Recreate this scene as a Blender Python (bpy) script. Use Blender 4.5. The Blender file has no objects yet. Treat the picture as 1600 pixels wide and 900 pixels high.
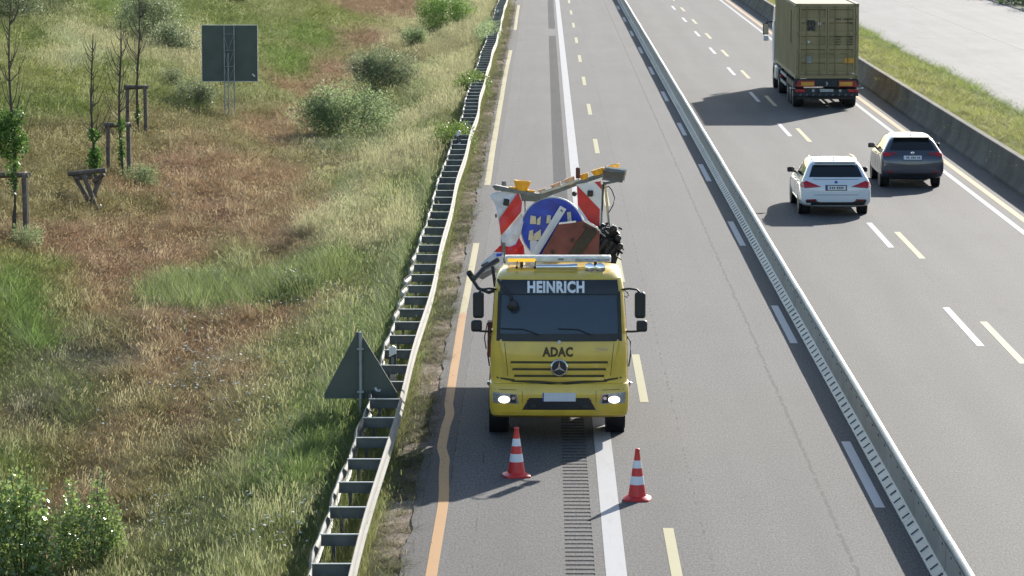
import bpy, bmesh, math, random
import numpy as np
from mathutils import Vector, Matrix, Euler
from mathutils.bvhtree import BVHTree

S = bpy.context.scene
COL = S.collection
random.seed(7)
RNG = np.random.default_rng(11)
R = math.radians

# ------------------------------------------------------------------ camera
CAM_H, CAM_TH, CAM_PS, CAM_F = 9.4, 0.11918, -0.00876, 5528.0
cd = bpy.data.cameras.new('camera'); cam = bpy.data.objects.new('camera', cd); COL.objects.link(cam)
cam.location = (0, 0, CAM_H)
cam.rotation_euler = Euler((math.pi/2 - CAM_TH, 0, -CAM_PS), 'XYZ')
cd.sensor_width = 36.0; cd.lens = CAM_F/1600*36.0
cd.clip_start = 0.5; cd.clip_end = 6000
S.camera = cam

# ------------------------------------------------------------------ sky and sun
SUN_EL, SUN_AZ = R(22.5), R(23.5)          # azimuth from +Y towards +X
w = bpy.data.worlds.new('World'); S.world = w; w.use_nodes = True
nt = w.node_tree
sky = nt.nodes.new('ShaderNodeTexSky'); sky.sky_type = 'NISHITA'; sky.sun_disc = False
sky.sun_elevation = SUN_EL; sky.sun_rotation = SUN_AZ
sky.air_density = 1.0; sky.dust_density = .6; sky.ozone_density = 1.0
bg = nt.nodes['Background']; bg.inputs['Strength'].default_value = 0.125
nt.links.new(sky.outputs[0], bg.inputs['Color'])
sd = bpy.data.lights.new('sun', 'SUN'); sd.energy = 5.0; sd.angle = R(0.55); sd.color = (1.0, 0.94, 0.855)
sun = bpy.data.objects.new('sun', sd); COL.objects.link(sun)
sv = Vector((math.sin(SUN_AZ)*math.cos(SUN_EL), math.cos(SUN_AZ)*math.cos(SUN_EL), math.sin(SUN_EL)))
sun.rotation_euler = sv.to_track_quat('Z', 'Y').to_euler()
sun.location = sv*200
S.view_settings.view_transform = 'Standard'; S.view_settings.look = 'None'
S.view_settings.gamma = 1.0; S.view_settings.exposure = .85
S.cycles.max_bounces = 6; S.cycles.transparent_max_bounces = 8
S.cycles.use_denoising = True

# ------------------------------------------------------------------ helpers: pixel of the photograph -> world
_F = Vector((math.sin(CAM_PS)*math.cos(CAM_TH), math.cos(CAM_PS)*math.cos(CAM_TH), -math.sin(CAM_TH)))
_R = Vector((math.cos(CAM_PS), -math.sin(CAM_PS), 0)); _U = _R.cross(_F)
_C = Vector((0, 0, CAM_H))
def ray(px, py):
    return (_F + _R*((px-800)/CAM_F) - _U*((py-450)/CAM_F))
def ground(px, py, z=0.0):
    d = ray(px, py); t = (z-CAM_H)/d.z
    return _C + d*t
def plane(px, py, Y):
    d = ray(px, py); return _C + d*(Y/d.y)
TX = np.array([-400, -120, -60, -40, -30, -22, -16, -12.5, -10.5, -8.5, -6.7, -5.5, -4.5, -3.4, -2.6, -1.95, 0])
TZ = np.array([40, 18, 9.6, 6.0, 4.0, 2.2, .75, -.2, -.65, -.90, -.85, -.50, -.22, -.12, -.08, -.03, -.02])
def terr(X, Y):
    X = np.asarray(X, float); Y = np.asarray(Y, float)
    k0 = np.clip((-X-3.2)/2, 0, 1)*np.clip((13+X)/3, 0, 1)
    z = np.interp(X + k0*(.75*np.sin(Y*.085+.6)+.3*np.sin(Y*.21)), TX, TZ)
    z = z + .45*np.exp(-((X+7.3)/1.7)**2-((Y-76)/2.6)**2)
    k = np.clip((-X-3.2)/3, 0, 1)
    z = z + k*(.10*np.sin(X*.9+Y*.21)+.12*np.sin(Y*.13+1.3+X*.2)+.05*np.sin(X*2.3-Y*.7))
    return z
def meadow_at(px, py):
    d = ray(px, py); t = 30.0; prev = t
    while t < 700:
        p = _C + d*t
        if p.z < float(terr(p.x, p.y)):
            a, b = prev, t
            for _ in range(20):
                m = (a+b)/2; p = _C + d*m
                if p.z < float(terr(p.x, p.y)): b = m
                else: a = m
            return _C + d*b
        prev = t; t += 1.0
    return _C + d*t

# ------------------------------------------------------------------ helpers: objects
def tag(o, label=None, cat=None, group=None, kind=None):
    if label: o['label'] = label
    if cat: o['category'] = cat
    if group: o['group'] = group
    if kind: o['kind'] = kind
    return o
def empty(name, loc, rotz=0, label=None, cat=None, group=None):
    o = bpy.data.objects.new(name, None); COL.objects.link(o)
    o.location = loc; o.rotation_euler = (0, 0, rotz); o.empty_display_size = .2
    return tag(o, label, cat, group)
class MB:
    def __init__(self): self.v = []; self.f = []; self.m = []; self.mi = 0
    def add(self, vs, fs):
        n = len(self.v); self.v += [tuple(p) for p in vs]
        for f in fs: self.f.append([i+n for i in f]); self.m.append(self.mi)
        return self
    def box(self, c, s, rot=None, bev=0):
        x, y, z = s[0]/2, s[1]/2, s[2]/2
        vs = [Vector(p) for p in ((-x,-y,-z),(x,-y,-z),(x,y,-z),(-x,y,-z),(-x,-y,z),(x,-y,z),(x,y,z),(-x,y,z))]
        if rot is not None:
            M = Euler(rot).to_matrix(); vs = [M @ p for p in vs]
        c = Vector(c)
        return self.add([p+c for p in vs], [(0,3,2,1),(4,5,6,7),(0,1,5,4),(1,2,6,5),(2,3,7,6),(3,0,4,7)])
    def tube(self, pts, r, n=8, caps=True, r2=None):
        pts = [Vector(p) for p in pts]; rings = []
        m = len(pts)
        for i, p in enumerate(pts):
            d = (pts[min(i+1, m-1)] - pts[max(i-1, 0)]).normalized()
            u = d.cross(Vector((0, 0, 1)))
            if u.length < .05: u = d.cross(Vector((0, 1, 0)))
            u.normalize(); vv = d.cross(u)
            rr = r if r2 is None else r + (r2-r)*i/max(1, m-1)
            rings.append([p + (u*math.cos(2*math.pi*k/n) + vv*math.sin(2*math.pi*k/n))*rr for k in range(n)])
        vs = [q for rg in rings for q in rg]; fs = []
        for i in range(m-1):
            for k in range(n):
                a = i*n+k; b = i*n+(k+1) % n
                fs.append((a, a+n, b+n, b))
        if caps: fs.append(tuple(range(n))); fs.append(tuple(range((m-1)*n, m*n))[::-1])
        return self.add(vs, fs)
    def lathe(self, prof, c=(0,0,0), axis='z', n=20):
        c = Vector(c); vs = []; fs = []
        for (r, h) in prof:
            for k in range(n):
                a = 2*math.pi*k/n
                if axis == 'z': p = Vector((r*math.cos(a), r*math.sin(a), h))
                elif axis == 'x': p = Vector((h, r*math.cos(a), r*math.sin(a)))
                else: p = Vector((r*math.sin(a), h, r*math.cos(a)))
                vs.append(p+c)
        for i in range(len(prof)-1):
            for k in range(n):
                a = i*n+k; b = i*n+(k+1) % n
                fs.append((a, b, b+n, a+n))
        fs.append(tuple(range(n))[::-1]); fs.append(tuple(range((len(prof)-1)*n, len(prof)*n)))
        return self.add(vs, fs)
    def prism(self, front, off):
        off = Vector(off); n = len(front); f = [Vector(p) for p in front]
        return self.add(f + [p+off for p in f], [tuple(range(n)), tuple(range(n, 2*n))[::-1]] +
                        [(i, i+n, (i+1) % n + n, (i+1) % n) for i in range(n)])
    def mesh(self, name, mats, smooth=None):
        me = bpy.data.meshes.new(name); me.from_pydata(self.v, [], self.f)
        for m in (mats if isinstance(mats, (list, tuple)) else [mats]): me.materials.append(m)
        if any(self.m): me.polygons.foreach_set('material_index', self.m)
        me.validate(); me.update()
        bm = bmesh.new(); bm.from_mesh(me); bmesh.ops.recalc_face_normals(bm, faces=bm.faces); bm.to_mesh(me); bm.free()
        if smooth: me.shade_smooth(); me.set_sharp_from_angle(angle=R(smooth))
        return me
    def build(self, name, mats, parent=None, world=False, smooth=None, label=None, bevel=0, kind=None):
        if world and parent is not None:
            o0 = Vector((0, 0, 0)); q_ = parent
            while q_ is not None: o0 = o0 + Vector(q_.location); q_ = q_.parent
            self.v = [tuple(Vector(p)-o0) for p in self.v]
        me = self.mesh(name, mats, smooth)
        o = bpy.data.objects.new(name, me); COL.objects.link(o)
        if parent is not None: o.parent = parent
        if bevel:
            b = o.modifiers.new('bevel', 'BEVEL'); b.width = bevel; b.segments = 2; b.limit_method = 'ANGLE'
        if label: o['label'] = label
        if kind: o['kind'] = kind
        return o
def share(name, me, parent=None, loc=(0,0,0), rot=(0,0,0)):
    o = bpy.data.objects.new(name, me); COL.objects.link(o); o.location = loc; o.rotation_euler = rot
    if parent is not None: o.parent = parent
    return o

# ------------------------------------------------------------------ materials
WORLD_TEX = {'stained_concrete', 'barrier_steel', 'weathered_wood', 'barrier_top_steel', 'shade_dark_steel', 'galvanised_steel', 'dull_galvanised_steel', 'bright_galvanised_steel'}
def mat(name, col, rough=.6, metal=0.0, var=.12, scale=6.0, bump=0.0, bscale=80.0, coat=0.0, spec=.5, trans=0.0, emit=None, es=0.0, col2=None):
    m = bpy.data.materials.new(name); m.use_nodes = True; t = m.node_tree; b = t.nodes['Principled BSDF']
    tc = t.nodes.new('ShaderNodeTexCoord'); n = t.nodes.new('ShaderNodeTexNoise'); co = tc.outputs['Object']
    if name in WORLD_TEX: co = t.nodes.new('ShaderNodeNewGeometry').outputs['Position']
    n.inputs['Scale'].default_value = scale; n.inputs['Detail'].default_value = 5
    t.links.new(co, n.inputs['Vector'])
    r = t.nodes.new('ShaderNodeValToRGB'); c = Vector(col[:3])
    c2 = Vector(col2) if col2 else c*(1+var)
    r.color_ramp.elements[0].position = .3; r.color_ramp.elements[1].position = .7
    r.color_ramp.elements[0].color = (*(c*(1-var)), 1); r.color_ramp.elements[1].color = (*c2, 1)
    t.links.new(n.outputs['Fac'], r.inputs['Fac']); t.links.new(r.outputs['Color'], b.inputs['Base Color'])
    b.inputs['Roughness'].default_value = rough; b.inputs['Metallic'].default_value = metal
    b.inputs['Coat Weight'].default_value = coat; b.inputs['Coat Roughness'].default_value = .06
    b.inputs['Specular IOR Level'].default_value = spec
    b.inputs['Transmission Weight'].default_value = trans
    if emit: b.inputs['Emission Color'].default_value = (*emit, 1); b.inputs['Emission Strength'].default_value = es
    if bump:
        n2 = t.nodes.new('ShaderNodeTexNoise'); n2.inputs['Scale'].default_value = bscale; n2.inputs['Detail'].default_value = 3
        t.links.new(co, n2.inputs['Vector'])
        bp = t.nodes.new('ShaderNodeBump'); bp.inputs['Strength'].default_value = bump; bp.inputs['Distance'].default_value = .02
        t.links.new(n2.outputs['Fac'], bp.inputs['Height']); t.links.new(bp.outputs['Normal'], b.inputs['Normal'])
    return m
class NG:                                   # tiny node-graph writer
    def __init__(s, m): s.t = m.node_tree
    def n(s, typ, **kw):
        x = s.t.nodes.new(typ)
        for k, v in kw.items(): setattr(x, k, v)
        return x
    def math(s, op, a, b=None, c=None):
        x = s.n('ShaderNodeMath', operation=op)
        for i, v in enumerate((a, b, c)):
            if v is None: continue
            if isinstance(v, (int, float)): x.inputs[i].default_value = v
            else: s.t.links.new(v, x.inputs[i])
        return x.outputs[0]
    def mix(s, f, a, b):
        x = s.n('ShaderNodeMix', data_type='RGBA')
        for i, v in ((0, f), (6, a), (7, b)):
            if isinstance(v, (int, float)): x.inputs[i].default_value = v
            elif isinstance(v, tuple): x.inputs[i].default_value = (*v, 1)
            else: s.t.links.new(v, x.inputs[i])
        return x.outputs[2]
    def noise(s, vec, scale, detail=4, rough=.55):
        x = s.n('ShaderNodeTexNoise'); x.inputs['Scale'].default_value = scale; x.inputs['Detail'].default_value = detail
        x.inputs['Roughness'].default_value = rough; s.t.links.new(vec, x.inputs['Vector']); return x.outputs['Fac']
    def scalev(s, vec, v):
        x = s.n('ShaderNodeVectorMath', operation='MULTIPLY'); s.t.links.new(vec, x.inputs[0]); x.inputs[1].default_value = v; return x.outputs[0]
    def ramp(s, f, a, b):
        x = s.n('ShaderNodeMapRange'); s.t.links.new(f, x.inputs[0]); x.inputs[1].default_value = a; x.inputs[2].default_value = b; return x.outputs[0]

def asphalt_mat(name, base, seams=(), tracks=(), warm=(1.0, .992, .968), grain=.85):
    m = bpy.data.materials.new(name); m.use_nodes = True; g = NG(m); t = m.node_tree; b = t.nodes['Principled BSDF']
    tc = g.n('ShaderNodeTexCoord'); P = tc.outputs['Object']
    sp = g.n('ShaderNodeSeparateXYZ'); t.links.new(P, sp.inputs[0]); X = sp.outputs[0]
    fine = g.noise(g.scalev(P, (1, .3, 1)), 30, 3, .7); med = g.noise(P, 3.0, 5); big = g.noise(g.scalev(P, (1.0, .05, 1)), 1.4, 4); blot = g.noise(P, .12, 3)
    v = g.math('MULTIPLY', g.ramp(fine, .38, .62), grain); v = g.math('ADD', v, 1-grain/2)
    v = g.math('MULTIPLY', v, g.math('ADD', g.math('MULTIPLY', med, .3), .85))
    v = g.math('MULTIPLY', v, g.math('ADD', g.math('MULTIPLY', big, .5), .75))
    v = g.math('MULTIPLY', v, g.math('ADD', g.math('MULTIPLY', blot, .4), .8))
    st = g.ramp(g.noise(g.scalev(P, (1.0, .3, 1)), .55, 5, .7), .56, .70); v = g.math('MULTIPLY', v, g.math('SUBTRACT', 1.0, g.math('MULTIPLY', st, .16)))
    for (x0, wd, amt) in tracks:
        d = g.math('ABSOLUTE', g.math('SUBTRACT', X, x0)); k = g.math('SUBTRACT', 1.0, g.ramp(d, wd*.3, wd))
        v = g.math('MULTIPLY', v, g.math('SUBTRACT', 1.0, g.math('MULTIPLY', k, amt)))
    spk = g.noise(P, 55, 1, .5); spk = g.ramp(spk, .70, .78)
    c = g.mix(0.0, (0, 0, 0), (0, 0, 0))
    vm = g.n('ShaderNodeVectorMath', operation='SCALE'); vm.inputs[0].default_value = (base*warm[0], base*warm[1], base*warm[2]); t.links.new(v, vm.inputs['Scale'])
    c = g.mix(g.math('MULTIPLY', spk, .55), vm.outputs[0], (.34, .33, .31))
    wob = g.math('MULTIPLY', g.math('SUBTRACT', g.noise(P, 1.6, 3), .5), .12)
    for (x0, wd, thr) in seams:
        d = g.math('ABSOLUTE', g.math('SUBTRACT', g.math('ADD', X, wob), x0))
        k = g.math('SUBTRACT', 1.0, g.ramp(d, wd*.6, wd))
        k = g.math('MULTIPLY', k, g.ramp(g.noise(g.scalev(P, (1, 1, 1)), 2.6, 2), thr, thr+.06))
        c = g.mix(g.math('MULTIPLY', k, .9), c, (.022, .021, .02))
    t.links.new(c, b.inputs['Base Color']); b.inputs['Roughness'].default_value = .82; b.inputs['Specular IOR Level'].default_value = .25
    bp = g.n('ShaderNodeBump'); bp.inputs['Strength'].default_value = .35; bp.inputs['Distance'].default_value = .012
    t.links.new(fine, bp.inputs['Height']); t.links.new(bp.outputs['Normal'], b.inputs['Normal'])
    return m
def paint_mat(name, col, under=(.09, .09, .086), wear=.5):
    m = bpy.data.materials.new(name); m.use_nodes = True; g = NG(m); t = m.node_tree; b = t.nodes['Principled BSDF']
    tc = g.n('ShaderNodeTexCoord'); P = tc.outputs['Object']
    f = g.noise(P, 30, 4, .75); f2 = g.noise(g.scalev(P, (3, .35, 1)), 2.0, 4)
    k = g.math('ADD', g.math('MULTIPLY', f, .7), g.math('MULTIPLY', f2, .3))
    k = g.ramp(k, .56 - .1*wear + .06, .70 - .1*wear + .06)
    d = g.noise(P, 1.3, 4); c = g.mix(g.math('MULTIPLY', d, .35), col, tuple(x*.72 for x in col))
    t.links.new(g.mix(g.math('MULTIPLY', k, .8), c, under), b.inputs['Base Color']); b.inputs['Roughness'].default_value = .65
    b.inputs['Specular IOR Level'].default_value = .3
    return m
def leaf_mat(name, col, use_attr=False, trans=.35, rough=.5, var=.35, spec=.35, scale=1.5):
    m = bpy.data.materials.new(name); m.use_nodes = True; g = NG(m); t = m.node_tree; b = t.nodes['Principled BSDF']
    if use_attr:
        a = g.n('ShaderNodeAttribute', attribute_type='INSTANCER', attribute_name='tint'); c = a.outputs['Color']
    else:
        tc = g.n('ShaderNodeTexCoord'); nz = g.noise(tc.outputs['Object'], scale, 4)
        a = g.n('ShaderNodeAttribute', attribute_type='GEOMETRY', attribute_name='shade')
        f = g.math('ADD', g.math('MULTIPLY', nz, .5), g.math('MULTIPLY', a.outputs['Fac'], .5))
        f = g.ramp(f, .15, .8)
        lo = tuple(x*(1-var) for x in col); hi = (col[0]*(1+var*1.1), col[1]*(1+var), col[2]*(1+var*.6))
        c = g.mix(f, lo, hi)
    t.links.new(c, b.inputs['Base Color']); b.inputs['Roughness'].default_value = rough; b.inputs['Specular IOR Level'].default_value = spec
    tr = g.n('ShaderNodeBsdfTranslucent'); t.links.new(c, tr.inputs['Color'])
    mx = g.n('ShaderNodeMixShader'); mx.inputs[0].default_value = trans
    t.links.new(b.outputs[0], mx.inputs[1]); t.links.new(tr.outputs[0], mx.inputs[2])
    t.links.new(mx.outputs[0], t.nodes['Material Output'].inputs['Surface'])
    return m
def glass_mat(name, col, mixf=.35, rough=.04):
    m = bpy.data.materials.new(name); m.use_nodes = True; g = NG(m); t = m.node_tree; b = t.nodes['Principled BSDF']
    b.inputs['Base Color'].default_value = (*col, 1); b.inputs['Roughness'].default_value = rough; b.inputs['IOR'].default_value = 1.5
    tp = g.n('ShaderNodeBsdfTransparent'); tp.inputs['Color'].default_value = (.62, .7, .72, 1)
    mx = g.n('ShaderNodeMixShader'); mx.inputs[0].default_value = mixf
    t.links.new(b.outputs[0], mx.inputs[1]); t.links.new(tp.outputs[0], mx.inputs[2])
    t.links.new(mx.outputs[0], t.nodes['Material Output'].inputs['Surface'])
    return m

M = {}
M['asphalt'] = asphalt_mat('asphalt', .078, seams=((4.21, .036, .40), (2.28, .02, .50), (-1.35, .012, .4), (8.85, .012, .5)),
      tracks=((1.95, .55, .05), (3.75, .55, .06), (6.0, .6, .12), (7.75, .6, .12), (10.1, .6, .12), (11.6, .6, .10)))
M['shoulder'] = asphalt_mat('shoulder_asphalt', .077, seams=((-.95, .012, .5), (-1.42, .014, .25)), tracks=((-.55, .5, .03),))
M['gutter'] = asphalt_mat('gutter_asphalt', .06, seams=((-1.79, .012, .35),))
M['groove'] = asphalt_mat('milled_asphalt', .05, grain=.7)
M['concrete_road'] = asphalt_mat('concrete_road', .165, seams=((24.4, .03, .2),), tracks=((20.5, .8, .05), (26.2, .8, .06)), warm=(1, .99, .965), grain=.15)
M['white_paint'] = paint_mat('white_paint', (.44, .44, .44), wear=.45)
M['edge_paint'] = paint_mat('edge_paint', (.36, .36, .36), wear=.75)
M['yellow_paint'] = paint_mat('yellow_paint', (.36, .325, .165), wear=.45)
M['pale_paint'] = paint_mat('pale_yellow_paint', (.42, .365, .19), wear=.4)
M['orange_paint'] = paint_mat('orange_tape', (.42, .215, .06), wear=-.6)
M['peach_paint'] = paint_mat('peach_tape', (.50, .27, .11), wear=-.2)
M['galv'] = mat('galvanised_steel', (.46, .47, .46), .42, .75, .2, 3, .1, 30)
M['galv_bright'] = mat('bright_galvanised_steel', (.19, .185, .165), .8, 0.0, .12, 2)
M['galv_dark'] = mat('shade_dark_steel', (.125, .13, .12), .6, .3, .3, 3)  # darker steel: shade of the back-lit crossbar plates put into the colour
M['galv_dull'] = mat('dull_galvanised_steel', (.30, .315, .31), .55, .45, .25, 2.5, .1, 25)
M['barrier'] = mat('barrier_steel', (.30, .31, .285), .5, .35, .16, 1.4, .06, 20)
M['barrier_top'] = mat('barrier_top_steel', (.45, .445, .40), .5, .3, .12, 2)
M['slot'] = mat('slot_shade_bracket_grey', (.075, .077, .075), .9)  # dark grey painting the shade inside the foot slots; brackets share it
M['concrete'] = mat('stained_concrete', (.145, .135, .108), .9, 0, .35, .6, .3, 30, spec=.2)
M['sign_back'] = mat('sign_back_grey', (.085, .098, .080), .55, .1, .15, 2)
M['sign_edge'] = mat('sign_edge_aluminium', (.5, .5, .48), .4, .6)
M['pole'] = mat('grey_pole_steel', (.34, .355, .35), .5, .5, .2, 5)
M['sticker'] = mat('pale_sticker', (.6, .6, .58), .5)
M['wood'] = mat('weathered_wood', (.15, .12, .095), .9, 0, .4, 9, .4, 40)
M['bark'] = mat('young_bark', (.09, .075, .055), .9, 0, .35, 14, .3, 50)
M['red_plastic'] = mat('red_cone_plastic', (.62, .035, .03), .42, 0, .1, 9)
M['white_film'] = mat('white_reflective_film', (.72, .73, .76), .35, 0, .06, 6)
M['white_plastic'] = mat('white_plastic', (.7, .7, .68), .5)
M['black'] = mat('black_plastic', (.018, .018, .02), .5, 0, .2, 8)
M['rubber'] = mat('tyre_rubber', (.022, .022, .023), .85, 0, .25, 10)
M['rim'] = mat('alloy_rim', (.30, .31, .33), .35, .8)
M['yellow_body'] = mat('yellow_truck_paint', (.66, .452, .052), .38, 0, .12, 2.6, 0, 80, coat=.5)
M['yellow_dark'] = mat('grille_gap_brown', (.05, .042, .012), .6)
M['windscreen'] = glass_mat('windscreen_glass', (.055, .085, .12), .30)
M['visor'] = mat('dark_visor', (.012, .016, .020), .45, 0, .2, 4, coat=.2)
M['letter_white'] = mat('white_lettering', (.72, .74, .78), .5)
M['letter_dark'] = mat('dark_lettering', (.075, .05, .012), .5)
M['chrome'] = mat('chrome', (.75, .76, .78), .15, 1.0, .05)
M['lamp_glass'] = mat('headlamp_glass', (.42, .43, .45), .15, .5, .3, 25)
M['lamp_on'] = mat('lit_lamp', (1, .98, .9), .4, emit=(1, .93, .78), es=1.6)
M['plate'] = mat('plate_white', (.60, .62, .66), .45, 0, .05)
M['plate_blue'] = mat('plate_blue', (.03, .08, .35), .5)
M['amber_on'] = mat('lit_amber', (.9, .5, .04), .4, emit=(1.0, .55, .04), es=.45)
M['amber'] = mat('amber_plastic', (.88, .43, .04), .35, 0, .12, 10)
M['peach'] = mat('faded_amber_plastic', (.75, .42, .24), .4, 0, .15, 10)
M['clear_bar'] = mat('clear_bar_plastic', (.74, .72, .65), .3, 0, .2, 7, coat=.3)
M['blue_sign'] = mat('blue_reflective_sign', (.012, .05, .42), .4, 0, .35, 5, .05, 6)
M['red_film'] = mat('red_reflective_film', (.55, .02, .025), .35, 0, .2, 5)
M['crease_film'] = mat('creased_white_film', (.58, .61, .70), .4, 0, .2, 8, .4, 9)
M['red_plate'] = mat('faded_red_plate', (.14, .042, .042), .65, 0, .3, 3, .1, 20)
M['tan'] = mat('tan_block', (.58, .54, .40), .6, 0, .15, 12)
M['grey_frame'] = mat('grey_frame', (.16, .17, .175), .55, .4, .3, 5)
M['machine'] = mat('black_machine', (.02, .021, .022), .55, .2, .4, 12, .2, 40)
M['red_part'] = mat('dull_red_metal', (.09, .028, .025), .6, 0, .3, 6)
M['container'] = mat('olive_container', (.285, .225, .11), .55, 0, .16, 1.0, .05, 20)
M['container_roof'] = mat('tan_container_roof', (.46, .40, .26), .7, 0, .15, 1.5)  # tan roof and top rails, paler than the olive sides
M['container_rod'] = mat('olive_rods', (.17, .155, .062), .5, 0, .2, 4)
M['seal'] = mat('dark_door_seal', (.03, .03, .022), .8)
M['chassis'] = mat('dark_chassis', (.03, .033, .036), .7, .1, .3, 4)
M['mark_orange'] = mat('yellow_marker_board', (.60, .29, .03), .5, 0, .15, 8)
M['mark_red'] = mat('red_marker_border', (.30, .025, .02), .5)
M['tail_red'] = mat('red_tail_lamp', (.42, .006, .012), .3, 0, .25, 14, coat=.25)
M['tail_dark'] = mat('dark_red_tail_lamp', (.26, .012, .016), .25, 0, .2, 10, coat=.5)
M['car_white'] = mat('white_car_paint', (.62, .66, .69), .32, 0, .03, 2, coat=1.0)
M['car_blue'] = mat('dark_blue_car_paint', (.055, .060, .080), .32, .35, .06, 2, coat=1.0)
M['car_glass'] = glass_mat('tinted_car_glass', (.008, .010, .014), 0.0, .03)
M['car_glass_clear'] = glass_mat('car_glass', (.014, .017, .018), 0.0, .04)
M['seat'] = mat('grey_seat_fabric', (.06, .06, .065), .9)
M['truck_white'] = mat('white_cab_paint', (.62, .63, .64), .4, 0, .06, 2, coat=.4)
M['stem'] = leaf_mat('plant_stem', (.10, .10, .045), trans=.1)
M['willow'] = leaf_mat('willow_leaves', (.22, .29, .15), trans=.62, var=.4)
M['dark_shrub'] = leaf_mat('dark_shrub_leaves', (.20, .245, .145), trans=.5, var=.4)
M['bright_shrub'] = leaf_mat('bright_shrub_leaves', (.18, .31, .075), trans=.4, var=.4)
M['gloss_leaf'] = leaf_mat('glossy_leaves', (.23, .32, .11), trans=.45, rough=.2, var=.45, spec=1.0)
M['tree_leaf'] = leaf_mat('young_tree_leaves', (.12, .22, .055), trans=.38, var=.4)
M['ivy'] = leaf_mat('creeper_leaves', (.16, .23, .06), trans=.4, var=.4)
M['hedge'] = leaf_mat('hedge_leaves', (.09, .15, .05), trans=.3, var=.5)
M['tuft'] = leaf_mat('meadow_blades', (0, 0, 0), use_attr=True, trans=.66, rough=.6, spec=.12)
M['flower'] = mat('white_petals', (.75, .74, .66), .7)
# meadow soil: its own colour per patch, read from the mesh
def soil_mat():
    m = bpy.data.materials.new('meadow_soil'); m.use_nodes = True; g = NG(m); t = m.node_tree; b = t.nodes['Principled BSDF']
    a = g.n('ShaderNodeAttribute', attribute_type='GEOMETRY', attribute_name='patch')
    tc = g.n('ShaderNodeTexCoord'); n1 = g.noise(tc.outputs['Object'], 5, 6, .7); n2 = g.noise(tc.outputs['Object'], .7, 4)
    f = g.math('ADD', g.math('MULTIPLY', n1, .9), g.math('MULTIPLY', n2, .5))
    vm = g.n('ShaderNodeVectorMath', operation='SCALE'); t.links.new(a.outputs['Color'], vm.inputs[0]); t.links.new(f, vm.inputs['Scale'])
    t.links.new(vm.outputs[0], b.inputs['Base Color']); b.inputs['Roughness'].default_value = 1; b.inputs['Specular IOR Level'].default_value = .1
    bp = g.n('ShaderNodeBump'); bp.inputs['Strength'].default_value = .8; bp.inputs['Distance'].default_value = .12
    t.links.new(n1, bp.inputs['Height']); t.links.new(bp.outputs['Normal'], b.inputs['Normal'])
    return m
M['soil'] = soil_mat()

# ------------------------------------------------------------------ ground, roads, markings
Y0, Y1 = 8.0, 620.0
def sheet(name, x0, x1, z, m, y0=Y0, y1=Y1, step=None):
    b = MB(); n = max(1, int((y1-y0)/(step or 1e9)))
    ys = [y0+(y1-y0)*i/n for i in range(n+1)]
    b.add([(x, y, z) for y in ys for x in (x0, x1)], [(2*i, 2*i+1, 2*i+3, 2*i+2) for i in range(n)])
    return b.build(name, m, kind='structure')
g = MB(); g.add([(-4000, -1500, -6), (4000, -1500, -6), (4000, 5000, -6), (-4000, 5000, -6)], [(0, 1, 2, 3)])
gm = mat('far_fields', (.09, .10, .045), 1, 0, .3, .02); g.build('ground', gm, kind='structure')
RX0, RX1 = .31, .70
def slab(name, x0, x1, m):
    b = MB(); b.add([(x0, Y0, 0), (x1, Y0, 0), (x1, Y1, 0), (x0, Y1, 0), (x0, Y0, -.4), (x1, Y0, -.4), (x1, Y1, -.4), (x0, Y1, -.4)],
                    [(0, 1, 2, 3), (0, 4, 5, 1), (1, 5, 6, 2), (2, 6, 7, 3), (3, 7, 4, 0)])
    return b.build(name, m, kind='structure')
# pavement edge: ragged
def ragged_slab(name, x0, x1, m):
    b = MB(); ys = list(np.arange(Y0, 260, .35)) + [300, 400, Y1]
    vs = []
    for y in ys:
        e = .03*math.sin(y*.9)+.02*math.sin(y*2.3+1)+.012*math.sin(y*5.1)+random.uniform(-.012, .012)
        vs += [(x0+e, y, 0), (x1, y, 0), (x0+e, y, -.4)]
    fs = []
    for i in range(len(ys)-1):
        a = 3*i; fs += [(a, a+1, a+4, a+3), (a, a+3, a+5, a+2)]
    b.add(vs, fs); return b.build(name, m, kind='structure')
ragged_slab('gutter_strip', -1.90, -1.42, M['gutter'])
slab('hard_shoulder', -1.42, RX0, M['shoulder'])
slab('carriageway', RX1, 13.66, M['asphalt'])
sheet('opposite_carriageway', 17.2, 31.2, .02, M['concrete_road'])
# rumble strip: milled grooves in real relief
b = MB(); per = .3; ys = []; zs = []
y = 30.0
while y < 290:
    flat = 195.5 < y < 204
    for k, dz in ((0, -.001), (.48, -.001), (.56, -.012), (.68, -.016), (.84, -.012), (.94, -.001)):
        ys.append(y+k*per); zs.append(-.001 if flat else dz)
    y += per
n = len(ys); vs = []; fs = []
for i in range(n): vs += [(RX0, ys[i], zs[i]), (RX1, ys[i], zs[i])]
for i in range(n-1):
    fs.append((2*i, 2*i+1, 2*i+3, 2*i+2))
b.add(vs, fs)
b.m = []
for i in range(n-1): b.m.append(1 if zs[i] < -.01 or zs[i+1] < -.01 else 0)
b.build('rumble_strip', [M['shoulder'], M['groove']], kind='structure')
for (a0, a1) in ((Y0, 30.0), (290.0, Y1)):
    sheet('rumble_strip', RX0, RX1, -.001, M['shoulder'], a0, a1)
Z = .004
sheet('edge_line', .987-.14, .987+.14, Z, M['edge_paint'])
for k in range(-1, 22):
    y = 51.35+18*k; sheet('lane_dash', 4.967-.075, 4.967+.075, Z, M['white_paint'], y, y+6)
    y = 51.06+18*k; sheet('lane_dash', 8.61-.075, 8.61+.075, Z, M['white_paint'], y+17.9, y+24)
    y = 66.5+18.4*k*(18/18.4); sheet('temporary_dash', 9.115-.075, 9.115+.075, Z, M['pale_paint'], y, y+6.2)
    y = 43.6+18*k; sheet('temporary_dash', 1.79-.075, 1.79+.075, Z, M['yellow_paint'], y, y+6.1)
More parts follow.
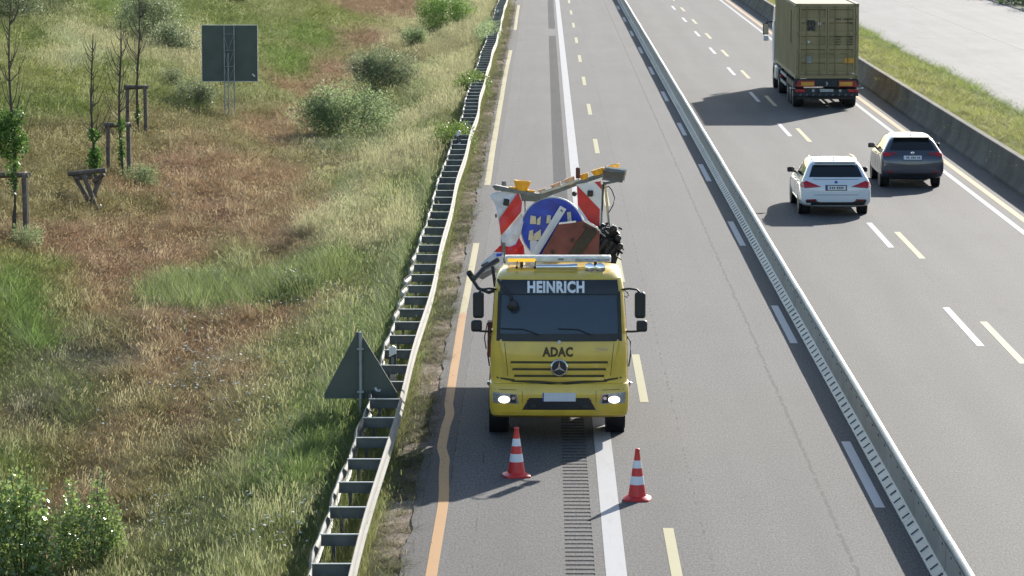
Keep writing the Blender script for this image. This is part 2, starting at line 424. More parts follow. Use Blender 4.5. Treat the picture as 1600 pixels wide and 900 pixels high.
sheet('edge_line', 12.36-.08, 12.36+.08, Z, M['edge_paint'])
sheet('temporary_edge_line', 12.80-.09, 12.80+.09, Z, M['peach_paint'])
def ribbon(name, pts, hw, m):
    b = MB(); vs = []; fs = []
    P = []
    for i in range(len(pts)-1):
        for j in range(6):
            t = j/6; p0, p1 = pts[i], pts[i+1]; s = t*t*(3-2*t)
            P.append((p0[0]+(p1[0]-p0[0])*s, p0[1]+(p1[1]-p0[1])*t))
    P.append(pts[-1])
    for i, (x, y) in enumerate(P): vs += [(x-hw, y, Z), (x+hw, y, Z)]
    for i in range(len(P)-1): fs.append((2*i, 2*i+1, 2*i+3, 2*i+2))
    b.add(vs, fs); return b.build(name, m, kind='structure')
ribbon('temporary_edge_line', [(-1.46, 30), (-1.48, 46.3), (-1.47, 51.5), (-1.55, 55.3), (-1.64, 56.9), (-1.635, 58.6), (-1.60, 60.2), (-1.65, 61.6), (-1.66, 66.3), (-1.68, 74)], .078, M['orange_paint'])
ribbon('temporary_edge_line', [(-1.68, 74), (-1.67, 79), (-1.66, 87.9)], .075, M['pale_paint'])
ribbon('temporary_edge_line', [(-1.64, 104), (-1.67, 120), (-1.68, 140), (-1.69, 160), (-1.65, 180.5)], .09, M['pale_paint'])
ribbon('temporary_edge_line', [(-1.60, 202.4), (-1.63, 220), (-1.64, 238.5)], .09, M['pale_paint'])
ribbon('temporary_edge_line', [(-1.64, 262), (-1.64, 400)], .09, M['pale_paint'])

# ------------------------------------------------------------------ meadow: colour patches and terrain
KIND = {'G': (0.178, 0.226, 0.068), 'H': (0.181, 0.259, 0.065), 'L': (0.240, 0.273, 0.100), 'Y': (0.245, 0.277, 0.088), 'B': (0.363, 0.253, 0.147),
        'R': (.36, .245, .155), 'M': (0.270, 0.239, 0.111), 'P': (0.362, 0.353, 0.191), 'D': (0.182, 0.182, 0.125), 'K': (0.118, 0.148, 0.064)}
CP = [(20,60,'G'),(100,60,'G'),(80,85,'Y'),(150,40,'L'),(60,180,'G'),(110,130,'Y'),(100,280,'M'),(120,95,'P'),(135,65,'P'),(250,130,'L'),(230,200,'M'),
 (300,90,'P'),(450,100,'H'),(430,30,'L'),(480,60,'H'),(520,30,'Y'),(330,180,'M'),(345,30,'G'),(420,150,'L'),(200,30,'H'),(30,20,'K'),(180,110,'G'),(280,170,'G'),
 (600,20,'R'),(570,60,'R'),(520,110,'R'),(480,150,'B'),(620,10,'R'),(430,210,'B'),(380,240,'M'),(300,300,'B'),(330,330,'R'),(260,360,'B'),(160,420,'R'),(100,420,'R'),
 (230,300,'B'),(300,250,'R'),(200,330,'M'),(60,330,'M'),(80,250,'M'),(190,470,'B'),(150,540,'M'),(250,560,'B'),(350,560,'B'),(320,620,'M'),(430,560,'M'),(420,340,'B'),(490,380,'B'),(460,330,'M'),
 (480,260,'M'),(40,400,'R'),(110,380,'R'),(20,480,'H'),(50,530,'G'),(15,430,'Y'),(390,420,'L'),(330,430,'L'),(480,430,'G'),(400,490,'K'),(330,490,'K'),(560,330,'P'),(600,260,'P'),(650,200,'P'),(680,130,'P'),
 (720,50,'P'),(740,20,'P'),(650,300,'G'),(690,210,'G'),(560,400,'P'),(600,420,'G'),(620,330,'L'),(520,450,'L'),(580,470,'G'),(480,540,'L'),(470,640,'L'),(430,700,'L'),(540,660,'H'),(480,740,'H'),
 (450,790,'H'),(550,570,'L'),(400,800,'L'),(300,720,'M'),(200,680,'M'),(350,850,'L'),(470,860,'L'),(520,780,'G'),(250,860,'L'),(120,650,'M'),(60,640,'D'),(30,750,'G'),(80,580,'D'),(130,590,'D'),
 (100,780,'G'),(380,640,'M'),(400,600,'B'),(300,660,'B'),(220,620,'B'),(240,520,'B'),(640,150,'L'),(560,240,'L'),(680,60,'L'),(620,130,'L'),(540,300,'L'),(530,520,'L'),
 (400,300,'B'),(450,290,'B'),(510,330,'B'),(360,350,'R'),(400,370,'B'),(450,365,'R'),(510,395,'B'),(540,265,'M'),(350,260,'B'),(290,420,'B'),(230,430,'R'),(180,610,'B'),(420,520,'B'),(330,540,'B'),(480,500,'B'),(200,780,'M'),(160,760,'B'),(280,800,'L'),(10,600,'G'),(10,660,'M'),(620,100,'M'),(650,70,'P')]
_cp = [(meadow_at(px, py), KIND[k], k) for px, py, k in CP]
CPX = np.array([p.x for p, _, _ in _cp]); CPY = np.array([p.y for p, _, _ in _cp])*.22; CPC = np.array([c for _, c, _ in _cp])
CPH = np.array([{'P': 1.25, 'H': 1.1, 'L': 1.0, 'G': 1.0, 'B': .75, 'R': .7, 'M': .75, 'D': .6, 'K': 1.0, 'Y': .95}[k] for _, _, k in _cp])
CPP = np.array([{'P': .5, 'L': .10, 'M': .06, 'B': .05, 'R': .04}.get(k, .03) for _, _, k in _cp])
def wob2(X, Y): return (np.sin(X*1.3+Y*.31)+np.sin(X*.7-Y*.23+2)+np.sin(X*2.9+Y*.67+.5)*.6)
def patch_at(X, Y):
    X = np.asarray(X, float); Y = np.asarray(Y, float)
    C = np.zeros(X.shape+(3,)); Hh = np.zeros(X.shape); Pp = np.zeros(X.shape)
    xs = X+.28*wob2(X, Y); ysc = (Y+1.6*wob2(Y*.21, X*3))*.22
    for s in range(0, len(X), 20000):
        sl = slice(s, s+20000)
        d = (xs[sl, None]-CPX[None])**2 + (ysc[sl, None]-CPY[None])**2
        wt = 1/(d+.12)**1.9; wt /= wt.sum(1, keepdims=True)
        C[sl] = wt @ CPC; Hh[sl] = wt @ CPH; Pp[sl] = wt @ CPP
    k = np.clip((X+3.9)/1.2, 0, 1)[:, None]                      # verge by the guardrail
    C = C*(1-k)+np.array((.20, .21, .085))*k
    k = np.clip((X+2.5)/.25, 0, 1)[:, None]
    v = (np.sin(Y*.9)+np.sin(Y*2.1+1)+np.sin(Y*.37+2))[:, None]
    C = C*(1-k)+(np.array((.29, .255, .185))+np.clip(v, -1, 1)*np.array((.09, .065, .065)))*k
    return C, Hh, Pp
xs = np.concatenate([np.array([-900, -400, -200, -120, -80]), np.arange(-60, -14, 1.0), np.arange(-14, -2.2, .4), np.array([-2.2, -2.05, -1.9, -1.80])])
ysv = np.concatenate([np.array([-200, -40, 8, 25]), np.arange(36, 260, 1.0), np.array([280, 320, 400, 620])])
XX, YY = np.meshgrid(xs, ysv); zz = terr(XX.ravel(), YY.ravel())
b = MB(); b.v = list(zip(XX.ravel(), YY.ravel(), zz)); nx = len(xs)
b.f = [(j*nx+i, j*nx+i+1, (j+1)*nx+i+1, (j+1)*nx+i) for j in range(len(ysv)-1) for i in range(nx-1)]; b.m = [0]*len(b.f)
tm = b.build('embankment', M['soil'], kind='structure', smooth=80)
C, _, _ = patch_at(XX.ravel(), YY.ravel())
at = tm.data.attributes.new('patch', 'FLOAT_COLOR', 'POINT'); at.data.foreach_set('color', np.concatenate([C*1.15, np.ones((len(C), 1))], 1).ravel())

# central reserve strip with soil
def zmed(X): return np.interp(X, [13.8, 14.15, 14.8, 17.0, 18.0], [.0, .42, .46, .30, .0])
b = MB(); mx = [13.98, 14.12, 14.5, 15.2, 16, 16.8, 17.4, 17.9]; my = list(np.arange(Y0, 300, 3.0))+[400, Y1]
b.v = [(x, y, float(zmed(x))+.02*math.sin(y*.8+x)) for y in my for x in mx]
b.f = [(j*8+i, j*8+i+1, (j+1)*8+i+1, (j+1)*8+i) for j in range(len(my)-1) for i in range(7)]; b.m = [0]*len(b.f)
md = b.build('central_reserve', M['soil'], kind='structure', smooth=80)
at = md.data.attributes.new('patch', 'FLOAT_COLOR', 'POINT'); at.data.foreach_set('color', np.tile([.11, .12, .045, 1.0], len(b.v)))

# ------------------------------------------------------------------ scatter of grass
def tuft_obj(name, nb, h, wd, lean, m, heads=0, spread=.13, segs=3, seed=1):
    rr = random.Random(seed); b = MB()
    for i in range(nb):
        a = rr.uniform(0, 2*math.pi); r0 = spread*math.sqrt(rr.random()); bx, by = r0*math.cos(a), r0*math.sin(a)
        d = rr.uniform(0, 2*math.pi); hh = h*rr.uniform(.55, 1.1); ln = lean*rr.uniform(.3, 1.2)*hh; w2 = wd*rr.uniform(.7, 1.3)
        side = (-math.sin(d), math.cos(d)); vs = []
        for s in range(segs+1):
            t = s/segs; ww = w2*(1-t)**.7/2 if s < segs else 0
            px = bx+math.cos(d)*ln*t*t; py = by+math.sin(d)*ln*t*t; pz = hh*(t-.18*t*t*lean)
            if s < segs: vs += [(px-side[0]*ww, py-side[1]*ww, pz), (px+side[0]*ww, py+side[1]*ww, pz)]
            else: vs.append((px, py, pz))
        fs = [(2*s, 2*s+1, 2*s+3, 2*s+2) for s in range(segs-1)]+[(2*segs-2, 2*segs-1, 2*segs)]
        b.add(vs, fs)
        if i < heads:
            tx, ty, tz = vs[-1]; q = .012
            b.mi = 1 if m[1:] else 0
            for (ax, ay) in ((1, 0), (0, 1)):
                b.add([(tx-q*ax*.5, ty-q*ay*.5, tz-.08), (tx+q*ax*.5, ty+q*ay*.5, tz-.10), (tx+q*ax*.4+.02, ty+q*ay*.4, tz+.02), (tx-q*ax*.4+.02, ty-q*ay*.4, tz+.02)], [(0, 1, 2, 3)])
            b.mi = 0
    me = b.mesh(name, m); return bpy.data.objects.new(name, me)
def scatter(name, pts, cols, scl, rot, src, label, cat):
    me = bpy.data.meshes.new(name); me.vertices.add(len(pts)); me.vertices.foreach_set('co', np.asarray(pts, np.float32).ravel())
    for nm, ty, key, arr in (('tint', 'FLOAT_COLOR', 'color', np.concatenate([cols, np.ones((len(cols), 1))], 1)), ('scl', 'FLOAT_VECTOR', 'vector', scl), ('rot', 'FLOAT_VECTOR', 'vector', rot)):
        a = me.attributes.new(nm, ty, 'POINT'); a.data.foreach_set(key, np.asarray(arr, np.float32).ravel())
    me.update(); o = bpy.data.objects.new(name, me); COL.objects.link(o)
    ng = bpy.data.node_groups.new(name+'_scatter', 'GeometryNodeTree')
    ng.interface.new_socket('Geometry', in_out='INPUT', socket_type='NodeSocketGeometry'); ng.interface.new_socket('Geometry', in_out='OUTPUT', socket_type='NodeSocketGeometry')
    gi = ng.nodes.new('NodeGroupInput'); go = ng.nodes.new('NodeGroupOutput')
    oi = ng.nodes.new('GeometryNodeObjectInfo'); oi.inputs['Object'].default_value = src; oi.inputs['As Instance'].default_value = True
    ip = ng.nodes.new('GeometryNodeInstanceOnPoints')
    na = ng.nodes.new('GeometryNodeInputNamedAttribute'); na.data_type = 'FLOAT_VECTOR'; na.inputs['Name'].default_value = 'scl'
    nr = ng.nodes.new('GeometryNodeInputNamedAttribute'); nr.data_type = 'FLOAT_VECTOR'; nr.inputs['Name'].default_value = 'rot'
    L = ng.links.new
    L(gi.outputs[0], ip.inputs['Points']); L(oi.outputs['Geometry'], ip.inputs['Instance']); L(na.outputs[0], ip.inputs['Scale']); L(nr.outputs[0], ip.inputs['Rotation']); L(ip.outputs[0], go.inputs[0])
    md = o.modifiers.new('scatter', 'NODES'); md.node_group = ng
    return tag(o, label, cat, kind='stuff')
def rnd(n, a=0., b=1.): return RNG.uniform(a, b, n)
def field_points(dens_near, dens_far, xmax, ymin=38., ymax=262.):
    out = []
    for y in np.arange(ymin, ymax, 2.0):
        xl = -.165*y*1.02-3.2-.02*max(0, y-120); dn = dens_near+(dens_far-dens_near)*min(1, max(0, y-45)/150)**.7
        n = RNG.poisson(max(0, (xmax-xl))*2*dn); out.append(np.stack([rnd(n, xl, xmax), rnd(n, y, y+2)], 1))
    return np.concatenate(out)
tA = tuft_obj('grass_tuft', 24, 1.0, .011, .6, [M['tuft']], heads=2, seed=3)
tB = tuft_obj('seed_grass_tuft', 14, 1.0, .015, .38, [M['tuft']], heads=13, seed=5)
tC = tuft_obj('weed_tuft', 12, 1.0, .12, .8, [M['tuft']], spread=.2, segs=3, seed=8)
def do_meadow():
    P = field_points(105, 40, -2.95)
    C, Hh, Pp = patch_at(P[:, 0], P[:, 1]); n = len(P)
    j = .84+.32*rnd(n); hue = (rnd(n)-.5)*.16; C2 = C*j[:, None]; C2[:, 0] *= 1+hue; C2[:, 1] *= 1-hue*.35
    cl = (np.sin(P[:, 0]*2.1+P[:, 1]*.9)*np.sin(P[:, 1]*.63-P[:, 0]*1.1))*.5+.5                # clumps
    hgt = (.15+.22*Hh*(.45+.8*cl))*(.7+.6*rnd(n))*(1+.3*np.exp(-((P[:, 0]+3.5)/.7)**2))
    z = terr(P[:, 0], P[:, 1]); wd = .6+.4*rnd(n)+P[:, 1]/330
    scl = np.stack([wd, wd, hgt], 1); rot = np.stack([(rnd(n)-.5)*.35, (rnd(n)-.5)*.35, rnd(n, 0, 6.28)], 1)
    pts = np.stack([P[:, 0], P[:, 1], z-.02], 1); sel = rnd(n)
    isB = sel < Pp*.6; isC = (~isB) & (sel > .955)
    isA = ~(isB | isC)
    cB = C2*.55+np.array((.36, .35, .22))*.55; sB = scl*np.array((.9, .9, 1.45)); 
    sC = scl*np.array((.8, .8, .6)); cC = C2*np.array((.75, .95, .8))
    scatter('meadow_grass', pts[isA], C2[isA], scl[isA], rot[isA], tA, 'long mixed meadow grass covering the embankment left of the guardrail', 'grass')
    scatter('seed_head_grass', pts[isB], cB[isB], sB[isB], rot[isB], tB, 'pale seed-head grass on the verge beside the guardrail', 'grass')
    scatter('meadow_weeds', pts[isC], cC[isC], sC[isC], rot[isC], tC, 'broad-leaved weeds growing through the embankment grass', 'weeds')
    # raised grass mound and dark clumps
    return
do_meadow()
def stands():
    pts = []; cols = []; hs = []
    for path, wd_, hh, n, col, c2 in (([(262, 470), (330, 492), (400, 492), (470, 470), (525, 445)], 1.5, .95, 2600, (.16, .215, .068), (.22, .26, .11)),
                              ([(575, 520), (540, 640), (490, 740), (450, 800)], .55, .75, 1500, (.15, .225, .062), (.18, .24, .085)),
                              ([(635, 610), (655, 500), (690, 390), (722, 290)], .30, .85, 1500, (.25, .28, .14), (.15, .22, .075)),
                              ([(515, 860), (560, 740), (605, 640), (640, 540)], .30, .58, 1300, (.24, .28, .14), (.13, .22, .065)),
                              ([(690, 90), (640, 190), (560, 300), (520, 420)], .8, .62, 1400, (.3, .33, .18), (.2, .26, .1)),
                              ([(470, 232), (540, 240), (620, 225)], .8, .6, 700, (.24, .25, .15), (.15, .2, .08)),
                              ([(0, 440), (30, 500), (60, 560)], .55, .65, 500, (.14, .23, .06), (.17, .225, .075)),
                              ([(100, 60), (135, 95), (120, 110)], 1.6, .75, 700, (.38, .40, .24), (.3, .34, .17)),
                              ([(60, 600), (110, 640), (130, 680)], .8, .5, 500, (.19, .25, .07), (.13, .13, .08))):
        W = [meadow_at(*p) for p in path]
        for _ in range(n):
            t = random.random()*(len(W)-1); i = min(int(t), len(W)-2); f = t-i; p = W[i].lerp(W[i+1], f)
            e = random.gauss(0, .45); x = p.x+e*wd_*.6; y = p.y+random.gauss(0, .5)*wd_*2.2
            if x > -2.9: x = -2.9-random.random()*.35
            pts.append((x, y, float(terr(x, y))-.03)); k = random.random(); j = random.uniform(.75, 1.2)
            cols.append([(a*(1-k)+b_*k)*j for a, b_ in zip(col, c2)]); hs.append(hh*random.uniform(.6, 1.15)*math.exp(-e*e*.7))
    n = len(pts); hs = np.array(hs); wd = rnd(n, .9, 1.5)
    scatter('tall_grass', np.array(pts), np.array(cols), np.stack([wd, wd, hs], 1), np.stack([rnd(n, -.25, .25), rnd(n, -.25, .25), rnd(n, 0, 6.28)], 1), tA, 'taller stands of green and pale grass along the dip and the verge', 'grass')
stands()
def verge():
    n = 15000; P = np.stack([rnd(n, -2.95, -1.88), rnd(n, 36, 240)], 1); C, _, _ = patch_at(P[:, 0], P[:, 1])
    v = np.sin(P[:, 1]*.9)+np.sin(P[:, 1]*2.1+1)+np.sin(P[:, 1]*.37+2); keep = (rnd(n) < np.clip(.55-.25*v, .15, .9)) | ((P[:, 0] < -2.4) & (rnd(n) < .7)); P = P[keep]; C = C[keep]; n = len(P)
    C2 = C*(.7+.5*rnd(n))[:, None]; gk = rnd(n) < .35; C2[gk] = C2[gk]*.5+np.array((.15, .20, .05))*.6
    h = (.10+.20*rnd(n))*np.where(P[:, 0] < -2.42, 3.0, .6); wd = .5+.4*rnd(n)
    pts = np.stack([P[:, 0], P[:, 1], terr(P[:, 0], P[:, 1])-.01], 1)
    scatter('verge_grass', pts, C2, np.stack([wd, wd, h], 1), np.stack([(rnd(n)-.5)*.5, (rnd(n)-.5)*.5, rnd(n, 0, 6.28)], 1), tA, 'low dry grass between the pavement edge and the guardrail', 'grass')
    n = 15000; P = np.stack([rnd(n, 14.13, 17.7), rnd(n, 95, 290)], 1)
    cl = np.sin(P[:, 0]*1.7+P[:, 1]*.35)*np.sin(P[:, 1]*.21)*.5+.5; e = np.clip((P[:, 0]-16.4)/1.2, 0, 1)
    C = np.array((.34, .37, .10))*(.7+.55*rnd(n))[:, None]; k = rnd(n) < .3; C[k] = np.array((.44, .42, .2))*(.8+.4*rnd(k.sum()))[:, None]
    C = C*(1-.35*e[:, None]*np.array((1, .55, .6)))
    h = (.14+.22*cl+.2*e*cl)*(.7+.6*rnd(n)); wd = .8+.6*rnd(n)
    pts = np.stack([P[:, 0], P[:, 1], zmed(P[:, 0])-.01], 1)
    scatter('reserve_grass', pts, C, np.stack([wd, wd, h], 1), np.stack([(rnd(n)-.5)*.4, (rnd(n)-.5)*.4, rnd(n, 0, 6.28)], 1), tA, 'sunlit yellow-green grass behind the concrete wall', 'grass')
verge()
def flowers():
    b = MB(); n = 260
    fl = MB(); fl.lathe([(.004, 0), (.017, .007), (.016, .012), (.003, .014)], n=7); src = bpy.data.objects.new('flower_head', fl.mesh('flower_head', M['flower']))
    P = []
    for (px, py, sx, sy, k) in ((330,600,85,55,120),(300,560,70,50,60),(400,640,70,50,60),(560,330,60,70,160),(610,270,60,60,120),(520,470,60,50,110),(440,470,50,50,40),(640,200,40,50,70),(480,260,60,30,60),(250,850,60,30,50),(420,860,60,40,60),(500,230,50,40,50),(300,260,80,80,40),(130,640,60,60,20),(640,420,20,80,60)):
        for _ in range(k):
            p = meadow_at(px+random.gauss(0, sx*.7), min(899, max(2, py+random.gauss(0, sy*.7))))
            if p.x < -2.9: P.append((p.x, p.y, float(terr(p.x, p.y))+random.uniform(.3, .55)))
    n = len(P); s = rnd(n, .7, 1.5)
    scatter('white_flowers', np.array(P), np.ones((n, 3)), np.stack([s, s, s], 1), np.stack([rnd(n, -.5, .5), rnd(n, -.5, .5), rnd(n, 0, 6)], 1), src, 'small white daisies dotted over the embankment', 'flowers')
flowers()

# ------------------------------------------------------------------ shrubs
def leaf_mesh(lumps, n, size, seed, aspect=.5, up=.2, nm='foliage'):
    """many small leaf quads spread through several lumps; attribute shade varies leaf by leaf"""
    rr = np.random.default_rng(seed); tot = sum(l[3]*l[4]*l[5] for l in lumps); V = []; sh = []
    for (cx, cy, cz, rx, ry, rz) in lumps:
        k = max(8, int(n*rx*ry*rz/tot)); d = rr.normal(size=(k, 3)); d /= np.linalg.norm(d, axis=1, keepdims=True)
        r = rr.random(k)**.33; r *= 1+.16*np.sin(d[:, 0]*7+seed)+.16*np.sin(d[:, 2]*9+d[:, 1]*5)
        p = np.array((cx, cy, cz))+d*r[:, None]*np.array((rx, ry, rz)); ok = p[:, 2] > .02; p = p[ok]; d = d[ok]; k = len(p)
        ax = rr.normal(size=(k, 3))+d*.6+np.array((0, 0, up)); ax /= np.linalg.norm(ax, axis=1, keepdims=True)
        q = np.cross(ax, rr.normal(size=(k, 3))); q /= np.linalg.norm(q, axis=1, keepdims=True)
        L = size*rr.uniform(.6, 1.35, k)[:, None]; Wd = L*aspect/2
        nrm = np.cross(ax, q)*L*.12
        V.append(np.stack([p, p+ax*L*.5+q*Wd+nrm, p+ax*L, p+ax*L*.5-q*Wd+nrm], 1).reshape(-1, 3)); sh.append(np.repeat(rr.random(k), 4))
    V = np.concatenate(V); sh = np.concatenate(sh); nf = len(V)//4
    me = bpy.data.meshes.new(nm); me.vertices.add(len(V)); me.vertices.foreach_set('co', V.astype(np.float32).ravel())
    me.loops.add(nf*4); me.loops.foreach_set('vertex_index', np.arange(nf*4, dtype=np.int32)); me.polygons.add(nf)
    me.polygons.foreach_set('loop_start', np.arange(0, nf*4, 4, dtype=np.int32)); me.update(calc_edges=True); me.validate()
    a = me.attributes.new('shade', 'FLOAT', 'POINT'); a.data.foreach_set('value', sh.astype(np.float32)); return me
def shrub(name, px, py, w_, h_, n, leaf, m, label, cat='shrub', seed=1, group=None, stems=7, aspect=.5, loc=None, dep=None, lumps=None):
    p = loc if loc is not None else meadow_at(px, py)
    z = float(terr(p[0], p[1])); root = empty(name, (p[0], p[1], z-.03), 0, label, cat, group)
    rr = random.Random(seed); dep = dep or w_*.8
    if lumps is None:
        lumps = [(0, 0, h_*.45, w_*.46, dep*.46, h_*.55)]
        for i in range(9):
            a = rr.uniform(0, 6.28); q = rr.uniform(.3, .8)
            lumps.append((math.cos(a)*w_*.46*q, math.sin(a)*dep*.46*q, h_*rr.uniform(.25, .8), w_*rr.uniform(.15, .26), dep*rr.uniform(.15, .26), h_*rr.uniform(.2, .34)))
    me = leaf_mesh(lumps, n, leaf, seed, aspect); me.materials.append(m)
    share('foliage', me, root)
    b = MB()
    for i in range(stems):
        l = rr.choice(lumps); b.tube([(l[0]*.15, l[1]*.15, 0), (l[0]*.6, l[1]*.6, l[2]*.5), (l[0]+rr.uniform(-.1, .1), l[1], l[2]+l[5]*.9)], .02, 5, r2=.004)
    b.build('stem', M['bark'], root)
    return root
shrub('willow_shrub', 540, 226, 3.7, 2.2, 16000, .085, M['willow'], 'large grey-green willow bush in the brown dip left of the road', seed=2, stems=12)
shrub('willow_shrub', 603, 146, 3.3, 2.0, 12000, .085, M['dark_shrub'], 'dark green round bush just beyond the large willow bush', seed=3, stems=9)
shrub('willow_shrub', 645, 76, 1.9, 1.2, 4500, .08, M['willow'], 'small low bush between the dark round bush and the bright green bush', seed=4)
shrub('green_shrub', 692, 48, 4.0, 2.3, 12000, .09, M['bright_shrub'], 'bright green bush farthest along the guardrail verge', seed=5)
shrub('thorn_shrub', 236, 66, 3.6, 2.4, 9000, .09, M['dark_shrub'], 'dark grey-green thorn bush high on the slope behind the young trees', seed=6, stems=14)
shrub('thorn_shrub', 272, 86, 2.6, 1.5, 5000, .09, M['dark_shrub'], 'low dark thorn bush at the foot of the tall dark one on the slope', seed=7)
shrub('dark_tussock', 303, 172, 1.7, 1.25, 4500, .10, M['dark_shrub'], 'low dark green clump left of the square sign', 'plant', seed=8, aspect=.25)
shrub('weed_clump', 222, 296, 1.15, 0.85, 2400, .07, M['willow'], 'grey-green weed clump beside the third young tree', 'plant', seed=9, aspect=.25)
shrub('weed_clump', 268, 140, 1.1, 0.95, 2000, .08, M['dark_shrub'], 'small dark weed clump above the dark tussock on the slope', 'plant', seed=19, aspect=.3)
shrub('weed_clump', 40, 395, 1.1, 0.75, 2200, .06, M['willow'], 'grey-green weed clump at the foot of the nearest tree stakes', 'plant', seed=23, aspect=.25)
shrub('weed_clump', 480, 476, 1.1, 0.75, 2500, .08, M['dark_shrub'], 'dark weed clump at the right end of the grass mound', 'plant', seed=24, aspect=.25)
shrub('weed_clump', 322, 470, 1.6, 0.8, 3500, .09, M['dark_shrub'], 'dark weed clump at the left end of the grass mound', 'plant', seed=25, aspect=.22)
shrub('dark_tussock', 22, 30, 2.8, 2.0, 5000, .1, M['dark_shrub'], 'dark bush at the top left corner of the slope', 'shrub', seed=27)
shrub('dark_tussock', 370, 7, 1.6, 1.1, 2200, .1, M['dark_shrub'], 'dark bush on the slope directly behind the top of the square sign', 'shrub', seed=28)
shrub('poplar_shrub', 38, 925, 1.15, 2.1, 3600, .075, M['gloss_leaf'], 'tall glossy-leaved bush at the bottom left corner', 'shrub', seed=10, aspect=.72, stems=10, dep=1.2,
      lumps=[(-.15,0,.75,.48,.5,.75),(.1,.1,1.1,.3,.35,.5),(-.3,0,1.25,.22,.3,.45),(.05,0,1.6,.1,.12,.3),(-.12,.1,1.75,.08,.1,.3),(.3,-.1,.5,.25,.3,.45),(-.5,0,.7,.3,.3,.6)])
shrub('poplar_shrub', 138, 905, 1.1, 1.7, 4600, .055, M['gloss_leaf'], 'leafy bush with two pointed shoots right of the tall corner bush', 'shrub', seed=12, aspect=.68, stems=10, dep=1.1,
      lumps=[(0,0,.62,.48,.5,.6),(-.22,0,1.15,.14,.2,.38),(.16,.1,1.2,.15,.2,.36),(.32,0,.8,.22,.25,.4),(-.3,-.1,.6,.25,.3,.45),(.42,0,.45,.2,.25,.4),(-.24,0,1.45,.06,.08,.2),(.2,.1,1.5,.06,.08,.18)])
shrub('creeper', 703, 226, 1.5, 1.15, 5200, .07, M['ivy'], 'yellow-green creeper growing over the guardrail below the delineator post', 'plant', seed=13, aspect=.7, loc=(-2.95, 115), dep=4.0)
shrub('creeper', 735, 136, 1.5, 1.15, 5200, .075, M['ivy'], 'yellow-green creeper over the guardrail beyond the delineator post', 'plant', seed=14, aspect=.7, loc=(-2.9, 144), dep=6.0)
shrub('creeper', 752, 40, 1.5, 1.15, 7000, .08, M['willow'], 'grey-green growth over the guardrail near the top of the picture', 'plant', seed=15, aspect=.5, loc=(-2.95, 190), dep=26)

# ------------------------------------------------------------------ young trees with stakes
def young_tree(px, py, hgt, lumps, label, seed, lean=0., fork=.45, leaves=1200):
    p = meadow_at(px, py); z = float(terr(p.x, p.y)); rr = random.Random(seed)
    root = empty('young_tree', (p.x, p.y, z-.05), 0, label, 'tree', 'young staked trees on the embankment')
    b = MB(); pts = []
    for i in range(10):
        t = i/9; pts.append((lean*t*hgt+.05*math.sin(t*7+seed), .04*math.sin(t*5), hgt*t))
    b.tube(pts, .06, 7, r2=.014); b.build('trunk', M['bark'], root, smooth=60)
    br = MB()
    for i in range(24):
        t = rr.uniform(fork-.08, .92); q = pts[int(t*9)]; a = rr.uniform(0, 6.28); L = hgt*rr.uniform(.10, .26)*(1.15-t)
        c, s = math.cos(a), math.sin(a)*.8
        br.tube([(q[0], q[1], hgt*t), (q[0]+c*L*.35, q[1]+s*L*.35, hgt*t+L*.35), (q[0]+c*L*.6, q[1]+s*L*.6, hgt*t+L*.9), (q[0]+c*L*.75, q[1]+s*L*.75, hgt*t+L*1.5)], .016, 5, r2=.004)
    br.build('limb', M['bark'], root)
    if lumps:
        me = leaf_mesh(lumps, leaves, .095, seed, .6); me.materials.append(M['tree_leaf']); share('crown', me, root)
    return root
T1 = young_tree(22, 376, 6.0, [(0,0,2.0,.16,.2,.35),(-.1,0,2.6,.38,.4,.5),(-.3,0,2.95,.3,.3,.4),(.1,0,3.1,.25,.25,.3),(0,0,1.5,.13,.15,.3),(.22,0,2.45,.2,.2,.3),(-.42,0,2.4,.2,.2,.3)], 'nearest young tree at the left edge with leafy shoots on its lower trunk', 31, leaves=2300)
T2 = young_tree(148, 322, 4.9, [(0,0,2.05,.17,.17,.17),(0,0,1.3,.17,.18,.32),(.06,0,1.55,.15,.15,.15)], 'young tree with a leaf ball above the collapsed stakes', 32, lean=-.005, leaves=750)
T3 = young_tree(190, 283, 4.9, [(0,0,1.0,.1,.1,.6),(0.02,0,1.75,.12,.12,.2)], 'slender young tree with sparse trunk leaves, third from the left edge', 33, leaves=330)
T4 = young_tree(216, 214, 5.2, [(0,0,.8,.07,.07,.3)], 'bare young tree farthest along the row, inside the upright stakes', 34, lean=.012, leaves=110)
